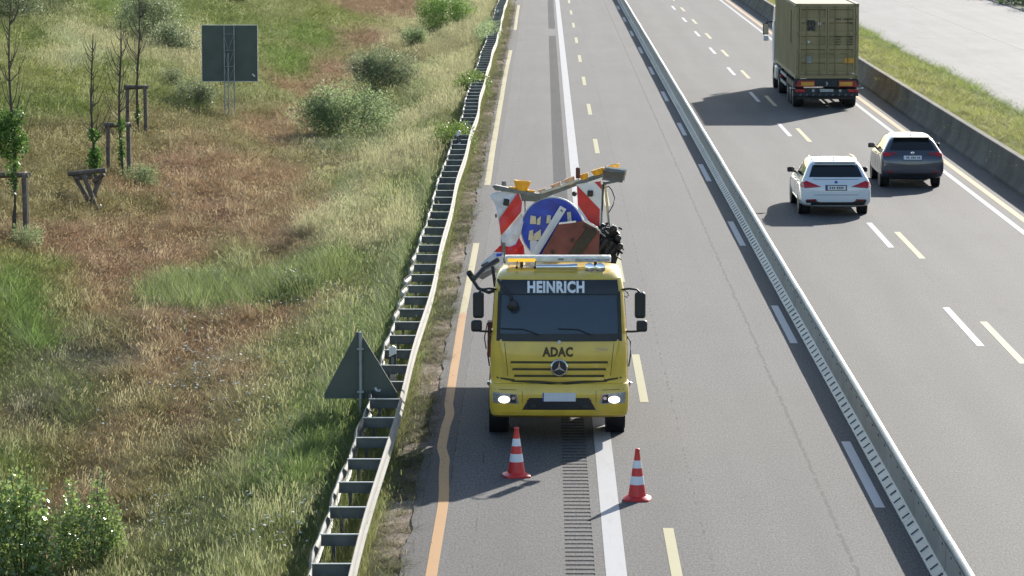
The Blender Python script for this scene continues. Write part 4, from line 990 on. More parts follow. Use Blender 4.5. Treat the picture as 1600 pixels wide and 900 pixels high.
# roof things
b = MB(); b.box((-.02, 1.0, 2.92), (1.76, .26, .10)); lb = b.build('light_bar', M['clear_bar'], TR, bevel=.025)
b = MB(); b.box((-.62, .868, 2.903), (.46, .02, .055)); b.build('lit_amber_lens', M['amber_on'], lb, bevel=.008)
b = MB(); b.box((.03, .866, 2.92), (.09, .012, .03)); b.build('bar_badge', M['grey_frame'], lb)
b = MB(); b.box((.55, .866, 2.905), (.56, .02, .05)); b.build('clear_lens', M['lamp_glass'], lb)
for x in (-.62, .60): b = MB(); b.box((x, .95, 2.82), (.05, .12, .14)); b.tube([(x, .80, 2.79), (x-.0, .45, 2.62)], .010, 6); b.build('bar_mount', M['black'], lb)
b = MB(); b.tube([(-.38, .62, 2.82), (.1, .60, 2.825), (.30, .60, 2.83)], .035, 10, r2=.055); b.tube([(-.1, .64, 2.82), (-.1, .64, 2.86)], .02, 6); b.build('roof_horn', M['chrome'], TR, smooth=50)
for x in (.50, .67):
    b = MB(); b.lathe([(.03, .12), (.07, .08), (.088, .02), (.088, 0), (.07, -.012), (.0, -.016)], (x, .52, 2.81), 'y', 18); b.tube([(x, .57, 2.74), (x, .57, 2.80)], .02, 6); b.build('work_lamp', M['chrome'], TR, smooth=40)
for x in (-.70, -.40): b = MB(); b.tube([(x, .62, 2.80), (x+.01, .60, 2.92)], .008, 5); b.lathe([(.02, 0), (.02, .04)], (x, .62, 2.79), 'z', 8); b.build('aerial', M['black'], TR)
# mirrors
for s in (-1, 1):
    f = 1
    b = MB(); b.tube([(s*1.03, .42, 2.47), (s*1.14, .30, 2.50), (s*1.27, .26, 2.49), (s*1.31, .27, 2.44)], .018, 8); b.tube([(s*1.09, .40, 1.78), (s*1.18, .30, 1.79), (s*1.30, .27, 1.80), (s*1.34, .28, 1.88)], .018, 8); ma = b.build('mirror_arm', M['black'], TR, smooth=50)
    b = MB(); b.box((s*1.325, .29, 2.23), (.18, .15, .43)); b.build('mirror_housing', M['black'], ma, bevel=.04)
    b = MB(); b.box((s*1.355, .29, 1.885), (.18, .15, .19)); b.build('wide_mirror_housing', M['black'], ma, bevel=.04)
b = MB(); b.tube([(-1.0, .45, 2.62), (-.92, .22, 2.52), (-.80, .10, 2.40), (-.78, .06, 2.34)], .028, 8); ma = b.build('front_mirror_arm', M['black'], TR, smooth=50)
b = MB(); b.lathe([(.02, -.05), (.08, -.03), (.098, .02), (.09, .05), (.0, .06)], (-.76, .02, 2.25), 'y', 18); b.build('front_mirror', M['black'], ma, smooth=50)
b = MB(); b.tube([(1.07, .5, 2.46), (1.11, .42, 2.43), (1.14, .42, 2.38), (1.11, .40, 2.34), (1.08, .40, 2.37)], .010, 6); b.build('hook', M['black'], TR)
# doors, handles, steps
for s, ax in ((-1, '+x'), (1, '-x')):
    d = patch(bv, ax, [(.42, .98), (1.62, .98), (1.60, 1.78), (.40, 1.78)], M['yellow_body'], 'door', TR, (6, 4), .012, .012)
    patch(bv, ax, [(.46, 1.82), (1.55, 1.82), (1.48, 2.45), (.60, 2.45)], M['car_glass'], 'door_window', d, (6, 4), .010, .012)
    b = MB(); b.box((s*1.14, 1.45, 1.55), (.03, .18, .04)); b.build('door_handle', M['black'], d)
    b = MB(); b.tube([(s*1.145, .42, 1.2), (s*1.175, .40, 1.4), (s*1.17, .40, 1.62), (s*1.13, .42, 1.68)], .012, 6); b.build('grab_handle', M['black'], d)
b = MB(); b.box((-1.15, 1.95, 1.45), (.10, .25, .6)); b.tube([(-1.22, 1.75, 1.3), (-1.25, 1.7, 1.5), (-1.2, 1.72, 1.75)], .012, 6); b.build('side_locker', M['red_part'], TR, bevel=.02)
for s in (-1, 1): b = MB(); b.lathe([(.03, 0), (.035, .05), (.02, .06)], (s*1.16, .75, .84), 'z', 10); b.tube([(s*1.10, .75, .83), (s*1.17, .75, .83)], .012, 6); b.build('side_marker', M['chrome'], TR)
# running gear and bed
for s in (-1, 1):
    wheel(TR, s*.97, 1.35, .43, .27, s, M['rim']); wheel(TR, s*.90, 5.35, .43, .42, s, M['rim'])
    b = MB(); b.lathe([(.50, -.19), (.52, -.19), (.52, .12), (.50, .12)], (s*.97, 1.35, .43), 'x', 24); b.build('wheel_arch', M['black'], TR, smooth=40)
b = MB(); b.box((0, 4.4, .72), (.85, 6.6, .24)); b.box((0, 1.35, .43), (1.7, .12, .12)); b.box((0, 5.35, .43), (1.5, .14, .14)); b.box((0, .9, .6), (1.6, 1.2, .3)); b.build('chassis', M['chassis'], TR)
b = MB(); b.box((0, 5.1, 1.02), (2.3, 6.3, .10)); b.box((-1.13, 5.1, 1.10), (.06, 6.3, .12)); b.box((1.13, 5.1, 1.10), (.06, 6.3, .12)); b.build('load_bed', M['galv_dull'], TR)
b = MB(); b.box((-1.03, 3.3, .62), (.30, 1.2, .5)); b.box((1.03, 3.3, .62), (.30, 1.2, .5)); b.build('tool_locker', M['yellow_body'], TR, bevel=.02)
b = MB(); b.tube([(-1.05, 3.0, 2.66), (-1.28, 2.6, 2.56), (-1.44, 2.2, 2.42)], .05, 8, r2=.04); b.tube([(-1.44, 2.2, 2.42), (-1.52, 2.1, 2.56)], .05, 8); b.tube([(-1.50, 2.1, 2.5), (-1.36, 2.0, 2.30), (-1.18, 1.9, 2.24), (-1.0, 1.9, 2.3)], .03, 8); b.tube([(-1.12, 2.4, 2.62), (-1.06, 2.2, 2.2)], .03, 6); b.build('crane_claw', M['machine'], TR, smooth=40)

# ------------------------------------------------------------------ the wrecked warning board on the bed
YB = 61.3
WB = empty('warning_board', (TX0, YB, 1.07), 0, 'crumpled roadworks warning board with blue disc, striped panels and amber lamps on the truck', 'warning board')
def P(px, py, dy=0.0): return plane(px, py, YB+dy)
def poly(name, pts, m, dy=0.0, th=.03, parent=WB, crumple=0.0, sub=0):
    vs = [P(x, y, dy) for x, y in pts]
    b = MB(); b.prism(vs, (0, th, 0)); o = b.build(name, m, parent, world=True)
    if crumple:
        bm = bmesh.new(); bm.from_mesh(o.data); bmesh.ops.triangulate(bm, faces=bm.faces); bmesh.ops.subdivide_edges(bm, edges=bm.edges, cuts=3, use_grid_fill=True)
        for v in bm.verts: v.co += Vector((0, crumple*(math.sin(v.co.x*13+v.co.z*9)+.7*math.sin(v.co.z*21-v.co.x*17+1)), 0))
        bm.to_mesh(o.data); bm.free(); o.data.shade_smooth(); o.data.set_sharp_from_angle(angle=R(25))
    return o
sp = poly('striped_panel', [(901, 288), (938.5, 283), (940, 300), (937.5, 362), (927, 358), (903, 324)], M['white_film'], .0, .03)
poly('red_stripe', [(901.7, 289.5), (937.3, 327), (936.6, 361), (928, 357), (902.6, 320)], M['red_film'], -.006, .01, sp)
poly('red_stripe', [(929, 284.3), (938.6, 283.2), (939.6, 296)], M['red_film'], -.006, .01, sp)
poly('white_stripe', [(902.6, 320.5), (937, 369), (935, 374), (903, 328)], M['white_film'], -.004, .012, sp)
b = MB(); c = P(922.3, 302); b.box((c.x, c.y-.03, c.z), (.10, .05, .11)); b.build('square_lamp', M['black'], sp, world=True, bevel=.02)
b = MB(); c = P(897.5, 303); b.lathe([(.03, .05), (.045, 0), (.03, -.03)], c, 'y', 14); b.build('round_lamp', M['black'], WB, world=True, smooth=40)
sp = poly('striped_panel', [(764.4, 304.5), (776, 299.5), (812, 299), (816, 317), (814.5, 330), (801, 346), (783, 371), (781, 356), (777, 335), (774, 320)], M['crease_film'], .0, .03, crumple=.012, label=None) if False else poly('striped_panel', [(764.4, 304.5), (776, 299.5), (812, 299), (816, 317), (814.5, 330), (801, 346), (783, 371), (781, 356), (777, 335), (774, 320)], M['crease_film'], .0, .03, crumple=.014)
sp['label'] = 'creased striped panel with a black lamp hole'
poly('red_stripe', [(809.5, 300.5), (815.8, 317), (814.3, 331), (799, 350), (782.5, 368), (780, 343), (789, 330)], M['red_film'], -.03, .012, sp, crumple=.010)
b = MB(); c = P(791, 316, -.03); b.box((c.x, c.y, c.z), (.10, .04, .12), rot=(0, .15, 0)); b.build('square_lamp', M['black'], sp, world=True, bevel=.02)
poly('torn_panel', [(783, 372), (800, 350), (815, 332), (818, 345), (812, 372), (806, 383), (795, 386), (785, 384)], M['crease_film'], .04, .03, crumple=.02)
poly('torn_red_panel', [(768, 397), (776, 389), (782, 383), (796, 386), (806, 382), (811, 371), (818, 384), (820, 399), (772, 401)], M['red_film'], .02, .03, crumple=.03)
# blue disc
c = P(863, 357, .08); rad = abs(P(913, 357, .08).x-c.x)
b = MB(); b.lathe([(rad, .03), (rad, 0), (rad*.965, -.004)], c, 'y', 56); dd = b.build('disc_rim', M['galv'], WB, world=True, smooth=30)
b = MB(); vs = [(c.x, c.y-.05, c.z)]; fs = []; n = 56
for rr_ in (.35, .7, .963):
    for k in range(n):
        a = 2*math.pi*k/n; x, z = math.cos(a)*rad*rr_, math.sin(a)*rad*rr_; vs.append((c.x+x, c.y-.05+.018*math.sin(x*9+.6)*(1-rr_*.5)+.012*math.sin(z*7+x*5), c.z+z))
for k in range(n): fs.append((0, 1+k, 1+(k+1) % n))
for j in range(2):
    for k in range(n): fs.append((1+j*n+k, 1+(j+1)*n+k, 1+(j+1)*n+(k+1) % n, 1+j*n+(k+1) % n))
b.add(vs, fs); disc = b.build('blue_disc', M['blue_sign'], WB, world=True, smooth=60)
for pts in ([(829, 337), (837, 338), (838, 350), (828, 350)], [(839, 343), (845, 338), (844, 351), (839, 351)], [(855, 336), (861, 337), (860, 342), (863, 348), (853.5, 349)], [(886, 332.5), (892, 331), (893, 346), (887, 346)], [(827, 361), (833, 359), (833, 376), (825.5, 375)], [(834, 366), (845, 358.5), (845, 374), (835, 376)]):
    poly('tan_block', pts, M['tan'], -.02, .05)
poly('grey_flap', [(829, 398), (828, 378), (833, 368), (845, 372), (846, 380), (840, 397)], M['crease_film'], .02, .02, crumple=.01)
poly('white_beam', [(829, 397), (842, 397), (885, 327), (875.5, 321.5)], M['white_film'], -.03, .06)
b = MB(); c = P(877.5, 329, -.035); b.box((c.x, c.y, c.z), (.05, .012, .03), rot=(0, .9, 0)); b.build('beam_label', M['grey_frame'], WB, world=True)
poly('small_bar', [(885.5, 332), (891, 331), (894, 347), (888, 348)], M['tan'], .01, .03)
# top frame
def bar(name, a, c_, r, m, d0=.0, d1=.0, n=8, parent=WB):
    b = MB(); b.tube([P(*a, d0), P(*c_, d1)], r, n); return b.build(name, m, parent, world=True, smooth=40)
poly('frame_arm', [(768.5, 290.5), (774, 289.3), (790, 292.5), (812, 298), (838, 302), (836, 308), (815, 303), (790, 299), (774, 297.5)], M['grey_frame'], -.03, .16)
poly('frame_arm', [(812, 302), (842, 302.5), (868, 296), (902, 283), (944, 269), (944, 276), (905, 289), (870, 302), (836, 315), (815, 314)], M['grey_frame'], .03, .18)
poly('frame_rail', [(845, 299), (870, 291.5), (905, 279), (905, 282.5), (870, 295.5), (846, 303)], M['galv'], -.02, .05)
bar('stay', (820, 314), (821, 340), .015, M['pole'], .1, .1)
a, b2, c2, d2 = P(944, 272, -.25), P(979, 275, -.1), P(972, 281, .75), P(934, 276, .7)
def quad3(name, pts, th, m, parent=WB):
    b = MB(); b.prism(pts, (0, 0, -th)); return b.build(name, m, parent, world=True)
z0 = P(955, 272).z
xa, xb = P(943, 272).x, P(978, 272).x
b = MB(); b.box(((xa+xb)/2, YB+.12, z0-.0), (xb-xa, .50, .025), rot=(R(-26), R(8), 0)); pf_ = b.build('lamp_shelf', M['white_plastic'], WB, world=True)
b = MB(); b.box(((xa+xb)/2-.02, YB+.105, z0-.035), (xb-xa-.03, .47, .04), rot=(R(-26), R(8), 0)); b.build('shelf_underside', M['grey_frame'], pf_, world=True)
b = MB(); b.tube([P(944, 287, .05), P(972, 281, .05)], .025, 6); b.build('shelf_brace', M['grey_frame'], pf_, world=True)
def lens(px, py, wd, h_, m, tilt=0.0, flare=1.0, dy=.05):
    c = P(px, py, dy); r = wd/2*(YB/CAM_F); hh = h_*(YB/CAM_F)
    b = MB(); b.lathe([(r*.62, 0), (r*.72, hh*.25), (r*(.85+.15*flare), hh*.9), (r*(.8+.2*flare), hh), (r*.75*flare, hh*.97), (r*.3, hh*.8)], (0, 0, 0), 'z', 18)
    Mx = Matrix.Rotation(tilt, 3, 'Y'); b.v = [tuple(Mx @ Vector((x, y*.7, z))+c) for x, y, z in b.v]
    o = b.build('warning_lamp', m, WB, world=True, smooth=40); return o
lens(815, 299, 27, 17, M['amber'], .08, 1.0); lens(801, 297, 14, 5, M['amber'], .1, .6); lens(829, 302, 16, 5, M['amber'], .1, .6)
lens(848, 300, 15, 5, M['peach'], -.3, .5); lens(870.5, 294, 19, 8, M['peach'], -.35, .4); lens(893, 288, 20, 11, M['peach'], -.38, .4)
lens(914, 280, 17, 9, M['amber'], -.3, .4); lens(936, 272.5, 24, 9, M['amber'], -.3, .4); lens(960, 270, 22, 13, M['amber'], -.25, .9, .25)
b = MB(); b.box((P(903, 270).x, YB-.03, P(903, 270).z), (.075, .075, .19)); b.build('lamp_stub', M['red_part'], WB, world=True, bevel=.015)
bar('post', (945, 286), (953, 362), .022, M['galv'], .1, .3); bar('post', (941, 288), (939, 362), .02, M['grey_frame'], .12, .12); bar('post_rod', (943.5, 284), (941, 330), .012, M['black'], .06, .06)
b = MB(); b.tube([P(x, y, .1) for x, y in ((946, 293), (951, 291), (956, 297), (960.5, 309), (958, 320), (952.5, 330), (950, 332))], .010, 6); b.build('cable', M['black'], WB, world=True)
b = MB(); b.box((P(775, 337).x, YB-.02, P(775, 337).z), (.03, .03, .06)); b.build('hanging_clip', M['black'], WB, world=True)
b = MB(); b.tube([(TX0-1.0, YB+.35, 1.07), (TX0-.95, YB+.35, 3.9)], .04, 8); b.tube([(TX0+.75, YB+.35, 1.07), (TX0+.7, YB+.35, 3.9)], .04, 8); b.tube([(TX0-1.0, YB+.35, 1.4), (TX0+.75, YB+.35, 1.4)], .05, 8); b.build('back_frame', M['grey_frame'], WB, world=True)
# red plate leaning before the disc
RP = empty('red_plate', (TX0+.2, YB-.35, 1.07), 0, 'faded dull red metal plate with a white top edge leaning before the blue disc', 'metal plate')
poly('plate_sheet', [(836, 415), (873.5, 349), (910, 345.5), (928, 352), (937, 364), (935, 420), (860, 425)], M['red_plate'], -.30, .04, RP)
poly('shade_stripe', [(917, 356), (930, 358), (933, 364), (905, 402), (886, 402), (900, 380)], M['machine'], -.33, .03, RP)  # black stripe of shade across the plate, built as a thin dark sheet
poly('white_edge', [(873.5, 348), (900, 345), (900, 347.6), (873, 350.6)], M['white_film'], -.33, .05, RP)
poly('white_edge', [(911, 343.5), (917, 344), (934, 355), (939, 363), (932, 357), (913, 347)], M['white_film'], -.33, .05, RP)
for px, py in ((895, 376), (864, 394), (914, 354)): b = MB(); c = P(px, py, -.35); b.lathe([(.035, 0), (.03, .02)], c, 'y', 10); b.build('hole_plug', M['machine'], RP, world=True)
lettering('ga', .22, P(840, 408, -.34).x-RP.location.x, P(840, 408, -.34).z-RP.location.z, M['white_film'], 'plate_lettering', RP, None, y=-.01, off=.012, tilt=.75)
# black machinery
BM = empty('black_machinery', (TX0+1.05, YB-.2, 1.07), 0, 'tangle of black hoses and ribbed drums at the right of the load', 'machinery')
for i, (a, c_) in enumerate((((925, 403), (948, 374)), ((937, 404), (957, 378)), ((947, 405), (964, 384)), ((914, 402), (938, 372)))):
    bar('ribbed_drum', a, c_, .085, M['machine'], -.1+.05*i, -.05+.05*i, 12, BM)
poly('cover_plate', [(918, 408), (930, 372), (945, 356), (958, 353), (969, 366), (970, 392), (962, 412), (940, 416)], M['machine'], .12, .35, BM, crumple=.04)
rr = random.Random(4)
for i in range(13):
    x, y = rr.uniform(938, 968), rr.uniform(354, 396); pts = [P(x+rr.uniform(-9, 9)*t, y+rr.uniform(-9, 9)*t, rr.uniform(-.2, .1)) for t in (0, .5, 1.0, 1.4)]
    b = MB(); b.tube(pts, rr.uniform(.016, .034), 7); b.build('hose', M['machine'], BM, world=True, smooth=50)
for (x, y) in ((950, 360), (966, 372), (969, 385), (944, 366), (959, 357)):
    b = MB(); c = P(x, y, -.1); b.lathe([(.03, -.05), (.055, -.03), (.055, .03), (.03, .05)], c, 'y', 10); b.build('coupling', M['machine'], BM, world=True, smooth=40)
for (a, c_) in (((937, 362), (946, 370)), ((945, 359), (951, 365)), ((970, 384), (975, 391)), ((962, 400), (971, 406))):
    bar('lever', a, c_, .012, M['galv'] if a[0] < 950 else M['machine'], -.15, -.15, 6, BM)
poly('side_frame', [(930, 408), (948, 352), (953, 353), (941, 414)], M['machine'], .5, .1, BM)
# torn silver sheet on the left
TS = empty('torn_sheet', (TX0-.9, YB-.4, 1.07), 0, 'torn silver and blue plastic sheet hanging at the left of the load', 'plastic sheet')
poly('sheet', [(787, 395), (772, 394), (762, 402), (751, 414), (758, 420), (747, 432), (753, 436), (770, 428), (781, 424), (788, 416)], M['crease_film'], -.45, .02, TS, crumple=.035)
poly('dark_fold', [(751, 415), (762, 409), (766, 414), (757, 421)], M['machine'], -.50, .02, TS)
poly('dark_fold', [(746, 433), (760, 424), (776, 419), (768, 429), (754, 437)], M['grey_frame'], -.51, .02, TS)
poly('blue_strip', [(776, 396), (786, 396), (783, 400), (775, 401)], M['blue_sign'], -.51, .01, TS)
b = MB(); b.tube([(TX0-.9, YB-.4, 1.07), (TX0-.95, YB-.4, 2.9)], .03, 6); b.build('support', M['grey_frame'], TS, world=True)

# ------------------------------------------------------------------ cars
def car(name, loc, label, st, paint, Wd):
    root = empty(name, loc, R(0), label, 'car')
    b = MB(); rings = []
    for (y, zb, wb, w_, zm, ws, zs, wg, zg, wr, zr) in st:
        wb, w_, ws, wg, wr = wb*1.0, w_*1.035, ws*1.04, wg*1.05, wr*1.06
        h = [(0, zb), (wb, zb), (w_*.985, zb+.10), (w_, zm), (ws, zs), (wg, zg), (wg+(wr-wg)*.5, zg+(zr-.05-zg)*.55), (wr, zr-.045), (wr*.72, zr-.012), (0, zr)]
        full = h+[(-x, z) for x, z in h[-2:0:-1]]; rings.append([(x, y, z) for x, z in full])
    k = len(rings[0])
    for r_ in rings: b.v += r_
    for j in range(len(rings)-1):
        for i in range(k): b.f.append((j*k+i, j*k+(i+1) % k, (j+1)*k+(i+1) % k, (j+1)*k+i))
    b.f.append(tuple(range(k))[::-1]); b.f.append(tuple(range((len(rings)-1)*k, len(rings)*k))); b.m = [0]*len(b.f)
    o = b.build('body', paint, root)
    sm = o.modifiers.new('s', 'SUBSURF'); sm.levels = 2; dg = bpy.context.evaluated_depsgraph_get(); me = bpy.data.meshes.new_from_object(o.evaluated_get(dg))
    o.modifiers.clear(); old = o.data; o.data = me; bpy.data.meshes.remove(old); me.name = 'body'; me.shade_smooth(); me.set_sharp_from_angle(angle=R(50))
    return root, o, bvh_of(o)
def mirror_pair(root, paint, x, y, z):
    for s in (-1, 1):
        b = MB(); b.box((s*(x+.09), y, z), (.20, .10, .14)); mi = b.build('door_mirror', paint, root, bevel=.035)
        b = MB(); b.box((s*(x+.09), y-.052, z), (.16, .01, .10)); b.build('mirror_glass', M['car_glass'], mi)
        b = MB(); b.tube([(s*(x-.06), y+.02, z-.06), (s*(x+.02), y+.01, z-.05)], .03, 6); b.build('mirror_foot', M['black'], mi)
# white estate
stE = [(0.0, .36, .62, .80, .48, .80, .62, .77, .70, .70, .78), (.05, .27, .74, .885, .48, .88, .66, .84, .80, .78, .90), (.13, .25, .78, .915, .50, .905, .72, .86, .93, .80, 1.00), (.26, .22, .80, .928, .52, .92, .80, .85, .99, .74, 1.13),
       (.52, .20, .80, .934, .55, .925, .84, .83, 1.0, .67, 1.36), (.66, .20, .80, .934, .55, .925, .85, .82, 1.0, .63, 1.455), (.95, .20, .80, .93, .55, .92, .86, .82, 1.0, .62, 1.475), (1.7, .20, .80, .925, .55, .915, .87, .82, .99, .62, 1.49), (2.5, .20, .80, .925, .55, .915, .87, .82, .98, .61, 1.47),
       (3.05, .20, .80, .93, .55, .92, .86, .82, .97, .60, 1.34), (3.65, .20, .80, .93, .55, .925, .84, .80, .93, .66, 1.03), (4.2, .22, .80, .925, .55, .915, .80, .78, .88, .60, .94), (4.7, .25, .74, .86, .5, .85, .68, .72, .76, .55, .80), (4.92, .30, .6, .70, .45, .68, .58, .6, .62, .45, .66)]
E_, eb, ev = car('estate_car', (7.88, 94.75, 0), 'white estate car driving away in the middle lane', stE, M['car_white'], 1.87)
patch(ev, '+y', [(-.72, 1.045), (.72, 1.045), (.60, 1.345), (-.60, 1.345)], M['car_glass'], 'rear_window', E_, (12, 6), .006, .012)
b = MB(); b.box((0, .58, 1.425), (1.12, .22, .03)); b.build('roof_spoiler', M['car_white'], E_, bevel=.012)
for s in (-1, 1):
    t = patch(ev, '+y', [(s*.40, .80), (s*.86, .76), (s*.885, .905), (s*.80, .955)], M['tail_red'], 'tail_light', E_, (6, 3), .012, .02)
    patch(ev, '+y', [(s*.42, .80), (s*.84, .755), (s*.85, .775), (s*.42, .815)], M['tail_dark'], 'lamp_lower_edge', t, (5, 1), .014, .01)
    patch(ev, '+x' if s < 0 else '-x', [(.06, .78), (.30, .80), (.38, .90), (.08, .93)], M['tail_red'], 'tail_light_side', t, (4, 2), .010, .015)
    patch(ev, '+y', [(s*.50, .425), (s*.78, .43), (s*.80, .46), (s*.55, .468)], M['tail_dark'], 'reflector', E_, (4, 1), .022, .02)
patch(ev, '+y', [(-.80, .215), (.80, .215), (.79, .385), (-.79, .385)], M['black'], 'diffuser', E_, (10, 2), .018, .03)
for s in (-1, 1): patch(ev, '+y', [(s*.40, .375), (s*.80, .375), (s*.82, .44), (s*.58, .43)], M['black'], 'bumper_insert', E_, (4, 2), .018, .03)
patch(ev, '+y', [(-.60, .355), (.60, .355), (.50, .385), (-.50, .385)], M['black'], 'bumper_insert', E_, (6, 1), .016, .03)
pl = patch(ev, '+y', [(-.26, .715), (.26, .715), (.26, .825), (-.26, .825)], M['plate'], 'licence_plate', E_, (3, 1), .014, .02)
patch(ev, '+y', [(-.26, .715), (-.225, .715), (-.225, .825), (-.26, .825)], M['plate_blue'], 'plate_band', pl, (1, 1), .017, .01)
for x in (-.16, -.10, -.05, .03, .08, .13, .18): patch(ev, '+y', [(x-.015, .745), (x+.015, .745), (x+.015, .80), (x-.015, .80)], M['letter_dark'], 'plate_character', pl, (1, 1), .017, .01)
patch(ev, '+y', [(-.29, .695), (.29, .695), (.29, .845), (-.29, .845)], M['seat'], 'plate_recess', E_, (3, 1), .008, .015)
c = cast(ev, '+y', 0, .915)[0]; b = MB(); b.lathe([(.042, 0), (.042, .01), (.03, .014)], (c.x, c.y-.006, c.z), 'y', 16); b.v = [(x, 2*c.y-.012-y, z) for x, y, z in b.v]; b.build('round_badge', M['plate_blue'], E_)
patch(ev, '+y', [(-.62, .985), (.62, .985), (.61, .995), (-.61, .995)], M['seat'], 'hatch_gap', E_, (8, 1), .004, .01)
patch(ev, '+y', [(-.60, .575), (.60, .575), (.61, .585), (-.61, .585)], M['seat'], 'hatch_gap', E_, (8, 1), .004, .01)
for s, ax in ((-1, '+x'), (1, '-x')):
    for (a, bb, c_, d_) in (((.78, 1.03), (1.28, 1.02), (1.28, 1.36), (.98, 1.35)), ((1.34, 1.01), (2.18, 1.0), (2.18, 1.385), (1.34, 1.375)), ((2.24, 1.0), (3.28, .99), (2.86, 1.33), (2.24, 1.385))):
        patch(ev, ax, [a, bb, c_, d_], M['car_glass_clear'], 'side_window', E_, (6, 4), .005, .012)
    patch(ev, ax, [(.55, .30), (3.9, .30), (3.9, .36), (.55, .36)], M['car_white'], 'side_skirt', E_, (8, 1), .016, .02)
    for y_ in (1.31, 2.21): patch(ev, ax, [(y_-.006, .35), (y_+.006, .35), (y_+.006, .98), (y_-.006, .98)], M['seat'], 'door_gap', E_, (1, 5), .003, .01)
    for y_ in (1.5, 2.4): patch(ev, ax, [(y_-.1, .83), (y_+.1, .83), (y_+.1, .86), (y_-.1, .86)], M['car_white'], 'door_handle', E_, (3, 1), .022, .02)
    b = MB(); b.tube([(s*.585, .85, 1.45), (s*.60, .95, 1.475), (s*.60, 1.8, 1.49), (s*.595, 2.6, 1.47), (s*.585, 2.72, 1.45)], .018, 6); b.build('roof_rail', M['car_white'], E_, smooth=50)
    for y_ in (.93, 3.90):
        wheel(E_, s*.765, y_, .335, .25, s, M['rim'])
        b = MB(); b.lathe([(.30, -.06), (.372, -.06), (.372, .003), (.30, .003)], (s*.896, y_, .345), 'x', 28); b.build('wheel_arch', M['black'], E_, smooth=40)
b = MB(); b.box((0, .95, 1.505), (.05, .16, .045)); b.build('roof_fin', M['car_white'], E_, bevel=.012)
mirror_pair(E_, M['black'], .92, 3.05, 1.01)
# dark blue hatchback
stH = [(0.0, .40, .58, .76, .52, .76, .64, .73, .74, .66, .80), (.05, .30, .70, .86, .52, .855, .70, .82, .86, .74, .94), (.12, .27, .74, .885, .54, .88, .76, .84, .96, .76, 1.04), (.24, .24, .76, .895, .56, .89, .84, .83, 1.03, .70, 1.17),
       (.42, .22, .76, .90, .58, .895, .88, .81, 1.05, .62, 1.37), (.56, .22, .76, .90, .58, .893, .90, .80, 1.05, .585, 1.475), (.85, .22, .76, .90, .58, .89, .90, .79, 1.04, .575, 1.50), (1.5, .22, .76, .90, .58, .888, .90, .79, 1.02, .58, 1.525), (2.2, .22, .76, .90, .58, .888, .90, .79, 1.01, .57, 1.51),
       (2.7, .22, .76, .90, .58, .888, .89, .78, 1.0, .56, 1.38), (3.3, .22, .76, .90, .58, .888, .88, .77, .97, .60, 1.09), (3.7, .24, .74, .885, .56, .88, .82, .74, .90, .56, .96), (4.05, .28, .66, .78, .5, .77, .68, .66, .76, .5, .8), (4.2, .34, .54, .64, .48, .62, .58, .55, .62, .42, .66)]
H_, hb, hv = car('hatchback_car', (10.80, 103.1, 0), 'dark blue hatchback driving away beside the concrete wall lane', stH, M['car_blue'], 1.8)
patch(hv, '+y', [(-.66, 1.10), (.66, 1.10), (.53, 1.40), (-.53, 1.40)], M['car_glass_clear'], 'rear_window', H_, (12, 5), .006, .012)
b = MB(); b.box((0, .50, 1.455), (1.08, .24, .03)); b.build('roof_spoiler', M['car_blue'], H_, bevel=.012)
for s in (-1, 1):
    t = patch(hv, '+y', [(s*.63, .955), (s*.83, .92), (s*.83, 1.04), (s*.70, 1.06)], M['tail_red'], 'tail_light', H_, (4, 4), .014, .02)
    patch(hv, '+y', [(s*.45, .985), (s*.60, .965), (s*.63, 1.045), (s*.50, 1.04)], M['tail_dark'], 'inner_lamp', t, (3, 2), .010, .015)
    patch(hv, '+x' if s < 0 else '-x', [(.08, .92), (.30, .96), (.40, 1.05), (.12, 1.06)], M['tail_red'], 'tail_light_side', t, (4, 2), .010, .015)
    patch(hv, '+y', [(s*.58, .46), (s*.76, .46), (s*.76, .50), (s*.58, .50)], M['tail_dark'], 'reflector', H_, (3, 1), .014, .02)
patch(hv, '+y', [(-.74, .27), (.74, .27), (.70, .44), (-.70, .44)], M['black'], 'diffuser', H_, (10, 2), .014, .03)
pl = patch(hv, '+y', [(-.26, .84), (.26, .84), (.26, .95), (-.26, .95)], M['plate'], 'licence_plate', H_, (3, 1), .012, .02)
for x in (-.17, -.12, -.03, .02, .07, .15, .2): patch(hv, '+y', [(x-.015, .87), (x+.015, .87), (x+.015, .925), (x-.015, .925)], M['letter_dark'], 'plate_character', pl, (1, 1), .015, .01)
patch(hv, '+y', [(-.30, .82), (.30, .82), (.28, .835), (-.28, .835)], M['black'], 'plate_recess', H_, (3, 1), .008, .015)
patch(hv, '+y', [(-.66, .64), (.66, .64), (.66, .65), (-.66, .65)], M['black'], 'hatch_gap', H_, (8, 1), .004, .01)
b = MB(); c = cast(hv, '+y', 0, 1.02)[0]; b.lathe([(.05, 0), (.05, .01), (.03, .016)], (c.x, c.y, c.z), 'y', 16); b.v = [(x, 2*c.y-y-.004, z) for x, y, z in b.v]; b.build('round_badge', M['chrome'], H_)
